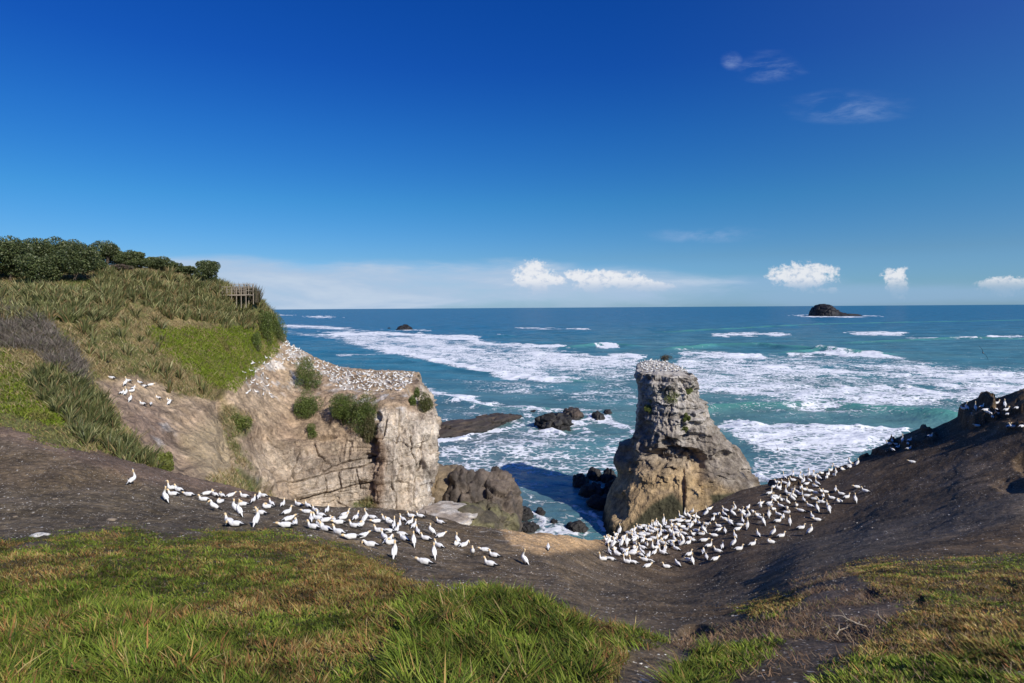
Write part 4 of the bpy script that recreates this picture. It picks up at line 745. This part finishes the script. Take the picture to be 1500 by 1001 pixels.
# left colony: photo px of the feet/underside, yaw in degrees (0 faces right, 180 left), pose
LEFT = [(194, 711, 75, 'sky'), (242, 736, 150, 'stand'), (262, 722, 175, 'sit'), (254, 728, 180, 'sit'), (253, 719, 200, 'tall'), (277, 729, 170, 'low'), (302, 727, 20, 'low'), (315, 729, 160, 'sit'), (325, 730, 150, 'tuck'), (337, 730, 60, 'low'), (299, 736, 175, 'sit'), (323, 739, 250, 'tuck'), (313, 750, 210, 'stand_preen'), (358, 731, 165, 'sit'), (356, 743, 190, 'tuck'), (371, 737, 100, 'tall'), (386, 730, 160, 'sit'), (379, 732, 110, 'tall'), (350, 757, 155, 'stand'), (344, 752, 160, 'stand_low'), (392, 747, 185, 'tuck'), (398, 742, 150, 'tall'),
        (382, 756, 170, 'sit'), (376, 771, 95, 'stand_low'), (345, 773, 170, 'preen'), (336, 769, 150, 'sit'), (414, 743, 90, 'sit'), (420, 755, 60, 'tall'), (422, 765, 40, 'low'), (432, 772, 110, 'tuck'), (419, 775, 180, 'low'), (437, 743, 160, 'sit'), (451, 745, 150, 'sit'), (450, 754, 175, 'low'), (462, 752, 150, 'tall'), (456, 765, 100, 'tall'), (466, 764, 170, 'sit'), (476, 767, 10, 'low'), (470, 759, 160, 'sit'), (479, 752, 80, 'tall'), (459, 777, 175, 'sit'), (477, 780, 165, 'sit'), (469, 774, 150, 'tuck'), (488, 766, 140, 'low'), (502, 763, 20, 'sit'), (505, 758, 50, 'tall'),
        (497, 770, 185, 'low'), (496, 785, 160, 'tall'), (515, 792, 200, 'low'), (531, 790, 30, 'low'), (521, 763, 60, 'tall'), (519, 775, 160, 'sit'), (526, 774, 20, 'tuck'), (535, 767, 60, 'stand'), (546, 762, 170, 'low'), (552, 768, 200, 'low'), (543, 803, 175, 'preen'), (556, 782, 170, 'sit'), (566, 765, 160, 'tall'), (571, 769, 165, 'sit'), (577, 775, 90, 'tall'), (585, 773, 100, 'sit'), (569, 783, 180, 'low'), (590, 765, 140, 'sit'), (603, 760, 165, 'sit'), (616, 760, 170, 'sit'), (600, 770, 60, 'sit'), (606, 775, 80, 'tall'), (612, 783, 120, 'sit'), (581, 781, 80, 'sit'), (589, 787, 170, 'low'), (592, 794, 150, 'preen'), (568, 797, 60, 'preen'), (563, 792, 140, 'sit'), (573, 800, 200, 'tuck'),
        (606, 800, 95, 'stand_low'), (632, 785, 160, 'stand_low'), (645, 769, 165, 'sit'), (624, 793, 165, 'sit'), (645, 789, 30, 'low'), (643, 804, 150, 'sit'), (578, 818, 95, 'stand_low'), (636, 818, 95, 'stand_low'), (622, 829, 175, 'low'), (670, 799, 130, 'stand_low'), (669, 801, 260, 'tuck'), (679, 803, 30, 'preen'), (692, 817, 260, 'stand_preen'), (711, 810, 175, 'low'), (724, 818, 170, 'sit'), (718, 831, 160, 'sit'), (768, 828, 150, 'stand'), (803, 806, 90, 'low')]
for i_, (x, y, a, ps) in enumerate(LEFT):
    if ps == 'tall' and i_ % 4: ps = 'sit'
    h_ = hit(x, y-1.0)
    if h_: birds.append((gannet(h_[0], r_(a+R.uniform(-12, 12)), ps, .82), x, y, ps, 'left'))
LEDGE = [(164, 556, 170, 'low'), (184, 565, 90, 'stand'), (188, 560, 170, 'sit'), (205, 563, 160, 'sit'), (211, 568, 170, 'low'), (220, 566, 20, 'low'), (178, 578, 90, 'sit'), (184, 580, 80, 'stand'), (192, 575, 20, 'sit'), (195, 571, 90, 'sit'), (191, 589, 100, 'stand_low'), (209, 594, 170, 'sit'), (221, 594, 120, 'tuck'), (232, 585, 160, 'sit'), (248, 589, 160, 'sit'), (248, 594, 80, 'stand_low')]
for (x, y, a, ps) in LEDGE:
    h_ = hit(x, y, (TB, TG))
    if h_: birds.append((gannet(h_[0], r_(a), ps, .86), x, y, ps, 'ledge'))
UP = [(1416, 601, 90, 'stand'), (1412, 601, 120, 'sit'), (1429, 602, 60, 'sky'), (1438, 598, 20, 'sit'), (1443, 603, 0, 'low'), (1460, 593, 10, 'sit'), (1459, 602, 80, 'tall'), (1472, 597, 60, 'stand_low'), (1474, 603, 10, 'sit'), (1447, 606, 120, 'low'), (1451, 608, 70, 'sit'), (1462, 608, 100, 'tall'), (1476, 609, 30, 'low'), (1454, 613, 60, 'low'), (1432, 626, 180, 'low'), (1478, 627, 20, 'sit'), (1484, 627, 170, 'sit'), (1497, 627, 10, 'sit'), (1490, 600, 10, 'low'),
      (1332, 647, 20, 'sit'), (1322, 648, 50, 'sky'), (1315, 657, 20, 'sit'), (1314, 653, 170, 'low'), (1331, 659, 10, 'sit'), (1330, 652, 60, 'low'), (1308, 661, 90, 'low'), (1307, 648, 60, 'sit'), (1303, 652, 160, 'sit'), (1362, 641, 10, 'sit'), (1337, 679, 160, 'low')]
for (x, y, a, ps) in UP:
    h_ = hit(x, y)
    if h_: birds.append((gannet(h_[0], r_(a), ps, .9), x, y, ps, 'top' if x > 1400 else 'mid'))
RIGHT = [(885, 788, 90, 'tall'), (891, 799, 40, 'stand'), (907, 781, 150, 'low'), (898, 779, 160, 'sit'), (884, 822, 170, 'tall'), (895, 822, 160, 'low'), (893, 812, 90, 'tall'), (905, 815, 165, 'sit'), (919, 826, 165, 'tall'), (928, 827, 160, 'tall'), (948, 832, 15, 'low'), (952, 825, 150, 'sit'), (945, 823, 170, 'low'), (977, 833, 170, 'sit'), (993, 829, 100, 'preen'), (1014, 826, 95, 'stand'), (1010, 823, 160, 'low'), (1009, 815, 20, 'sit'), (1047, 822, 20, 'low'), (1035, 819, 90, 'low'), (1030, 811, 60, 'tuck'), (1038, 802, 20, 'tall'), (1052, 810, 150, 'sit'), (1058, 804, 60, 'sit'), (1075, 801, 10, 'stand_low'), (1082, 807, 10, 'sit'), (1102, 800, 20, 'sit'), (1130, 797, 160, 'tuck'), (1133, 785, 20, 'stand_low'), (1144, 788, 10, 'sit'), (1047, 787, 170, 'low'), (1077, 788, 100, 'sit'), (1111, 786, 95, 'sit'), (1052, 779, 20, 'low'), (1080, 778, 10, 'low'), (1095, 775, 60, 'stand'), (1118, 769, 90, 'stand'), (1088, 766, 80, 'tall'), (1139, 766, 10, 'sit'), (1147, 760, 60, 'low'), (1157, 769, 60, 'stand_low'), (1173, 776, 10, 'sit'), (1187, 783, 20, 'stand_low'), (1198, 764, 170, 'low'), (1190, 759, 90, 'sit'), (1214, 751, 95, 'stand_low'), (1214, 745, 90, 'tall'), (1197, 749, 90, 'stand_low'), (1230, 737, 180, 'tuck'), (1253, 736, 90, 'stand_low'), (1240, 731, 10, 'sit'), (1256, 716, 175, 'low'), (1268, 722, 150, 'sit'), (1219, 732, 170, 'sit'), (1224, 720, 60, 'sit'), (1233, 726, 150, 'sit'), (1204, 738, 150, 'sit'), (1201, 738, 20, 'sit'), (1039, 748, 20, 'low'), (1256, 683, 20, 'stand_low')]
occ = []
for (x, y, a, ps) in RIGHT:
    h_ = hit(x, y)
    if h_: birds.append((gannet(h_[0], r_(a+R.uniform(-12, 12)), ps, .96), x, y, ps, 'right')); occ.append(h_[0])
ZONES = [([(885, 795), (905, 772), (950, 752), (1020, 748), (1040, 775), (1010, 800), (960, 818), (905, 815)], 108, .62, 62), ([(1010, 760), (1090, 745), (1130, 735), (1150, 745), (1090, 775), (1030, 795)], 28, .95, 16), ([(1125, 720), (1145, 700), (1240, 676), (1255, 684), (1200, 712), (1225, 735), (1160, 755), (1120, 760)], 62, .7, 38)]
extras = []
for poly, cnt, md, nind in ZONES:
    xs, ys_ = [q[0] for q in poly], [q[1] for q in poly]; k = 0; tr = 0
    while k < cnt and tr < 9000:
        tr += 1; x, y = R.uniform(min(xs), max(xs)), R.uniform(min(ys_), max(ys_))
        if not inpoly(np.array([x]), np.array([y]), poly)[0]: continue
        h_ = hit(x, y)
        if not h_ or any((h_[0]-q).length < md for q in occ): continue
        occ.append(h_[0]); k += 1
        if k > nind: extras.append(h_[0]); continue
        ps = random.choices(POSES, [9, 7, 1.5, .6, 4, 3, .6, 1, 1.4])[0]
        birds.append((gannet(h_[0], r_(random.choice([R.uniform(-40, 60), R.uniform(120, 220), R.uniform(0, 360)])), ps, .96), x, y, ps, 'right'))
PLACE = {'left': ('%s row of the left colony below the cliff', 'gannets in the near left colony'), 'right': ('%s row of the colony below the sea stack', 'gannets in the crowded right colony'), 'ledge': ('%s line on the bare ledge beside the flax', 'gannets on the hillside ledge'), 'top': ('%s line on the outcrop at the right edge', 'gannets on the far right outcrop'), 'mid': ('%s line on the dark ledge halfway up right', 'gannets on the middle right ledge')}
ROWN = {'left': ['back', 'second', 'middle', 'fourth', 'front'], 'right': ['back', 'second', 'third', 'middle', 'fifth', 'sixth', 'front'], 'ledge': ['upper', 'lower'], 'top': ['upper', 'lower'], 'mid': ['upper', 'lower']}
for col_ in PLACE:
    L_ = [b for b in birds if b[4] == col_]; v = [b[2]+(.32*(b[1]-1000) if col_ == 'right' else -.22*(b[1]-500) if col_ == 'left' else 0) for b in L_]; rk = np.argsort(np.argsort(v)); nr = len(ROWN[col_])
    rows = {}
    for b, k in zip(L_, rk): rows.setdefault((int(k*nr/len(L_)), b[3]), []).append(b)
    for (rw, ps), bl in rows.items():
        bl.sort(key=lambda b: b[1])
        for i, b in enumerate(bl): tag(b[0], ('%s %s gannet from the left, ' % (ORD[min(i, 19)], WORD[ps]) if len(bl) > 1 else 'only %s gannet in the ' % WORD[ps])+PLACE[col_][0] % ROWN[col_][rw], 'gannet', PLACE[col_][1])
# flying birds
def flyer(px, py, D, span, bank, yaw, label, dark):
    sp = [(-.45, 0, .004, .004, WH), (-.3, 0, .04, .035, WH), (-.05, 0, .09, .09, WH), (.15, 0, .085, .085, WH), (.3, .01, .045, .045, BUFF), (.4, .01, .04, .04, BUFF), (.44, .01, .02, .02, BEAK), (.55, 0, .003, .003, BEAK)]
    V, Fc, cl = loft(smooth_sp(sp)); P_ = [(V, Fc, cl)]
    for s_ in (-1, 1):
        Wv, wc_ = [], []
        for (y, x0, x1, z_, c_) in [(.05, .16, -.14, .03, WH), (.4, .22, -.08, .12, WH), (.7, .12, -.10, .10, BLK), (1., -.16, -.2, .02, BLK)]:
            Wv += [(x0, s_*y*span, z_+.012), (x1, s_*y*span, z_), (x0-.01, s_*y*span, z_-.012), ((x0+x1)/2, s_*y*span, z_-.01)]; wc_ += [c_]*4
        P_.append((np.array(Wv), np.array([[i*4+k, i*4+(k+1) % 4, (i+1)*4+(k+1) % 4, (i+1)*4+k] for i in range(3) for k in range(4)]), np.array(wc_)))
    Vs, Fs, cs, o_ = [], [], [], 0
    for V, Fc, cl in P_: Vs.append(V); Fs.append(Fc+o_); cs.append(cl); o_ += len(V)
    o = mesh_np('flying_gannet', np.concatenate(Vs), [np.concatenate(Fs)], M_bird, np.concatenate(cs)*dark); o.location = P3(px, py, D); o.rotation_euler = (bank, 0, yaw); tag(o, label, 'gannet')
flyer(1139, 659, 85, .95, r_(68), r_(75), 'gannet gliding over the surf just right of the stack', .35); flyer(1440, 517, 75, .95, r_(62), r_(60), 'gannet banking over the sea near the right edge', .3)
# the far colonies: hundreds of birds a few pixels long
sp = smooth_sp([(-.45, .12, .01, .01, BLK), (-.25, .14, .08, .07, (.45, .45, .45)), (.05, .17, .13, .13, WH), (.2, .22, .1, .11, WH), (.28, .40, .05, .055, WH), (.33, .5, .05, .05, BUFF), (.45, .49, .006, .006, BEAK)], 1)
bV, bF, bC = loft(sp, 6); Vs, Fs, cs, occ2, nvt = [], [], [], [], 0
COL = [(408, 505), (425, 500), (450, 523), (505, 543), (560, 547), (606, 547), (604, 562), (590, 572), (545, 574), (500, 572), (475, 552), (440, 538), (415, 530)]; COL2 = [(365, 532), (412, 520), (415, 535), (372, 556)]; COL3 = [(355, 540), (395, 535), (400, 585), (360, 580)]
for q_ in extras:
    pm = proto[random.choice(['sit', 'low', 'tall', 'stand', 'tuck'])].data; nv = len(pm.vertices); vv = np.empty(nv*3, np.float32); pm.vertices.foreach_get('co', vv); vv = vv.reshape(-1, 3); cc0 = np.empty(nv*4, np.float32); pm.color_attributes['Col'].data.foreach_get('color', cc0)
    fq = np.array([tuple(f_.vertices) for f_ in pm.polygons if len(f_.vertices) == 4]); a = R.random()*6.28; ca, sa = math.cos(a), math.sin(a); Fs.append(fq+nvt); nvt += nv
    Vs.append(np.stack([vv[:, 0]*ca-vv[:, 1]*sa, vv[:, 0]*sa+vv[:, 1]*ca, vv[:, 2]], -1)*1.04+np.array(q_)); cs.append(cc0.reshape(-1, 4)[:, :3])
for poly, cnt, md, trs in [(COL, 430, .68, (TB,)), (COL2, 16, .8, (TB,)), (COL3, 20, .9, (TB,)), ([(936, 530), (960, 522), (995, 522), (1010, 545), (940, 546)], 75, .55, (TS,))]:
    k = tr = 0; xs, ys_ = [q[0] for q in poly], [q[1] for q in poly]
    while k < cnt and tr < 9000:
        tr += 1; x, y = R.uniform(min(xs), max(xs)), R.uniform(min(ys_), max(ys_))
        if not inpoly(np.array([x]), np.array([y]), poly)[0]: continue
        h_ = hit(x, y, trs)
        if not h_ or abs(h_[1].z) < .25 or any((h_[0]-q).length < md for q in occ2[-500:]): continue
        occ2.append(h_[0]); k += 1; a = R.random()*6.28; ca, sa = math.cos(a), math.sin(a); hs = R.uniform(.85, 1.2)
        Q = np.stack([bV[:, 0]*ca-bV[:, 1]*sa, bV[:, 0]*sa+bV[:, 1]*ca, bV[:, 2]*hs-.03], -1)*.82+np.array(h_[0]); Fs.append(bF+nvt); nvt += len(bV); Vs.append(Q); cs.append(bC)
o = mesh_np('gannet_colony', np.concatenate(Vs), [np.concatenate(Fs)], M_bird, np.concatenate(cs)); tag(o, 'hundreds of tiny distant gannets on the headland and stack tops', kind='stuff')

# ------------------------------------------------------------ SMALL THINGS
def twig(px, py, L_, a, label):
    h_ = hit(px, py); 
    if not h_: return
    t0 = [(0, 0, .02), (L_*.35, .03, .05), (L_*.7, -.03, .09), (L_, .05, .10)]; parts = [tube(t0, [.014, .012, .008, .004], 6), tube([(L_*.3, .02, .05), (L_*.5, L_*.2, .12), (L_*.6, L_*.32, .10)], [.009, .006, .003], 6), tube([(L_*.6, -.02, .08), (L_*.75, -L_*.18, .16)], [.007, .003], 6)]
    V, Fc = join(parts); o = mesh_np('dead_branch', V, [Fc], M_timber); o.location = h_[0]; o.rotation_euler = (0, 0, a); tag(o, label, 'branch')
twig(1270, 920, .5, 2.6, 'pale dead branch lying among dry scrub on the right'); twig(1225, 932, .35, .5, 'thin dead branch left of the pale one in dry scrub'); twig(1300, 915, .3, 1.9, 'short upright dead branch beside the pale one')
h_ = hit(58, 785) or hit(58, 770)
rock('pale_stone', 'small white stone on dark rock at the grass edge, far left', 'stone', tuple(h_[0]), (.26, .12, .07), 61, ((.7, .68, .63), (.6, .57, .52)), 4, .2)
for i, (x, y, s_, lb) in enumerate([(164, 762, .2, 'flat tan stone on the dark slope left of the colony'), (80, 731, .13, 'small tan stone on the dark slope at left'), (22, 757, .1, 'tiny tan stone near the left edge')]):
    h_ = hit(x, y)
    if h_: rock('stone', lb, 'stone', tuple(h_[0]), (s_, s_*.6, s_*.35), 62+i, ((.3, .24, .17), (.22, .17, .12)), 4, .2)

# ------------------------------------------------------------ SUN, SKY
SD = Vector((.68, -.73, 0)).normalized(); EL = r_(34.5); sd = Vector((SD.x*math.cos(EL), SD.y*math.cos(EL), math.sin(EL)))
sun = bpy.data.lights.new('sun', 'SUN'); sun.energy = 4.8; sun.angle = r_(.53); sun.color = (1., .95, .87); so = bpy.data.objects.new('sun', sun); C.objects.link(so)
so.rotation_euler = sd.to_track_quat('Z', 'Y').to_euler(); so.location = (40, -40, 90)
w = bpy.data.worlds.new('World'); bpy.context.scene.world = w; w.use_nodes = True; nt = w.node_tree; nt.nodes.clear(); g = N(nt)
sky = g.n('ShaderNodeTexSky', sky_type='NISHITA', sun_disc=False, sun_elevation=EL, sun_rotation=math.atan2(SD.x, SD.y), altitude=0., air_density=1.0, dust_density=.35, ozone_density=2.6)
dirv = g.n('ShaderNodeTexCoord').outputs['Generated']; sep = g.n('ShaderNodeSeparateXYZ', {0: dirv}); yv = g.m('MAXIMUM', sep.outputs[1], .05)
U, V_ = g.m('DIVIDE', sep.outputs[0], yv), g.m('DIVIDE', sep.outputs[2], yv); uv = g.n('ShaderNodeCombineXYZ', {0: U, 1: V_, 2: 0.}).outputs[0]
skyc = g.n('ShaderNodeHueSaturation', {'Hue': .5, 'Saturation': 1.35, 'Value': 1., 'Color': sky.outputs[0]}).outputs[0]
el0 = 0
rmp = g.n('ShaderNodeValToRGB', {0: sep.outputs[2]}); el_ = rmp.color_ramp.elements
for i_, (p_, c_) in enumerate([(0., (.40, .74, 1.5)), (.03, (.38, .68, 1.25)), (.078, (.38, .62, .95)), (.165, (.29, .66, .93)), (.267, (.22, .58, .98)), (.36, (.16, .47, 1.0)), (.46, (.14, .46, 1.02))]):
    e_ = el_[i_] if i_ < 2 else el_.new(p_); e_.position = p_; e_.color = (c_[0]/2, c_[1]/2, c_[2]/2, 1)
skyc = g.mix(1., skyc, g.n('ShaderNodeVectorMath', {0: rmp.outputs[0], 1: (2, 2, 2)}, operation='MULTIPLY').outputs[0], 'MULTIPLY')
SC = 10.
def colr(r, g_, b): return (r*SC, g_*SC, b*SC, 1)
na0 = g.noise(g.vm(uv, 1, 1.3, 1), 42., 7, .6, .2); nb_ = g.noise(g.vm(uv, .35, 2., 1), 9., 7, .6, .3); nf_ = g.noise(uv, 130., 6, .65, .3); na_ = g.m('ADD', g.m('MULTIPLY', na0, .55), g.m('MULTIPLY', nf_, .45)); nd_ = g.noise(g.vm(uv, .5, 1.6, 1), 16., 8, .66, .35); nc_ = g.noise(g.vm(uv, 1, 1.3, 1), 85., 6, .6)
def ell(px, py, rx, ry, amp, n_, soft=.6, flat=False):
    u0, v0 = (px-CX)/F, (CY-py)/F-(px-CX)/F*SA; a = g.m('DIVIDE', g.m('SUBTRACT', U, u0), rx/F); b = g.m('DIVIDE', g.m('SUBTRACT', V_, v0), ry/F)
    if flat: b = g.m('MAXIMUM', b, g.m('MULTIPLY', b, -.62))
    d_ = g.m('SQRT', g.m('ADD', g.m('MULTIPLY', a, a), g.m('MULTIPLY', b, b)))
    return g.ss(g.m('ADD', d_, g.m('MULTIPLY', g.m('SUBTRACT', n_, .5), -amp)), 1+soft*.5, 1-soft*.5)
def soften(f_, n_, a=.35): return g.m('MULTIPLY', f_, g.ss(n_, .5-a, .5+a*.6))
def mx(L_):
    r = L_[0]
    for q in L_[1:]: r = g.m('MAXIMUM', r, q)
    return r
cum = mx([ell(775, 412, 22, 10, 3.2, na_, .6), ell(843, 404, 14, 9, 3.2, na_, .6), ell(895, 406, 26, 10, 3.2, na_, .6), ell(1150, 404, 22, 9, 3.2, na_, .7), ell(1205, 396, 22, 6, 3.2, na_, .7), ell(783, 402, 26, 18, 3.2, na_, .55, True), ell(806, 410, 24, 8, 3.2, na_, .6), ell(868, 408, 28, 12, 3.2, na_, .55, True), ell(915, 413, 45, 10, 3.2, na_, .6), ell(955, 419, 30, 7, 3.2, na_, .7), 
          ell(1178, 402, 42, 14, 3.2, na_, .6, True), ell(1165, 410, 18, 12, 3.2, na_, .7), ell(1313, 409, 17, 15, 3.2, na_, .55, True), ell(1318, 424, 14, 8, 3.2, na_, .7), ell(1472, 416, 38, 10, 3.2, na_, .6, True), ell(1215, 426, 14, 4, 3., nc_, .9)])
band = mx([ell(430, 425, 330, 40, 1.6, nb_, .7), ell(330, 392, 130, 16, 1.8, nb_, .9), ell(690, 420, 230, 30, 1.6, nb_, .8), ell(870, 425, 170, 28, 1.4, nb_, .9)])
low = mx([ell(1300, 432, 330, 16, 1.8, nb_, 1.2), ell(1150, 418, 90, 14, 2., nb_, 1.1)])
wisp = mx([ell(1134, 100, 34, 22, 3.6, nb_, 1.5), ell(1240, 155, 62, 18, 2.8, nb_, 1.5), ell(1075, 88, 12, 10, 3., nb_, 1.4), ell(1030, 345, 60, 9, 2.6, nb_, 1.6)])
skyc = g.mix(g.ss(U, .1, 1.1, 0., .05), skyc, colr(.4, .6, .8)); s1 = g.mix(g.m('MULTIPLY', band, g.ss(nb_, .3, .6, .6, 1.)), skyc, colr(.43, .56, .74)); s1 = g.mix(g.m('MULTIPLY', low, .6), s1, colr(.30, .47, .70))
hi = g.m('MULTIPLY', g.ss(nb_, .48, .66), band); s1 = g.mix(g.m('MULTIPLY', hi, .6), s1, colr(.58, .68, .80))
s1 = g.mix(g.m('MULTIPLY', g.m('MULTIPLY', wisp, g.ss(nd_, .36, .72)), .5), s1, colr(.40, .52, .78))
cc_ = g.mix(g.m('MULTIPLY', g.ss(nc_, .3, .55, .35, 1.), g.ss(V_, .026, .046, .25, 1.)), colr(.50, .57, .72), colr(.86, .87, .90)); s1 = g.mix(g.m('MULTIPLY', g.m('MULTIPLY', cum, g.m('MULTIPLY', g.ss(nc_, .25, .5, .6, 1.), g.ss(V_, .018, .048, .12, 1.))), .88), s1, cc_)  # cumulus: sunlit white tops and shaded blue-grey bases painted into the colour
bg = g.n('ShaderNodeBackground', {'Color': s1, 'Strength': .1}); nt.links.new(bg.outputs[0], g.n('ShaderNodeOutputWorld').inputs[0])

# ------------------------------------------------------------ CAMERA
cam = bpy.data.cameras.new('camera'); cam.sensor_width = 36; cam.lens = F/1500*36; cam.shift_y = -(500.5-CY)/1500; cam.clip_start = .1; cam.clip_end = 200000
co = bpy.data.objects.new('camera', cam); C.objects.link(co)
co.matrix_world = Matrix(((CA, SA, 0, 0), (0, 0, -1, 0), (-SA, CA, 0, H), (0, 0, 0, 1)))
sc = bpy.context.scene; sc.camera = co
sc.view_settings.view_transform = 'Standard'; sc.view_settings.look = 'None'; sc.view_settings.exposure = 0.; sc.view_settings.gamma = 1.
sc.cycles.max_bounces = 5; sc.cycles.diffuse_bounces = 2; sc.cycles.glossy_bounces = 2; sc.cycles.transmission_bounces = 2; sc.cycles.use_denoising = True
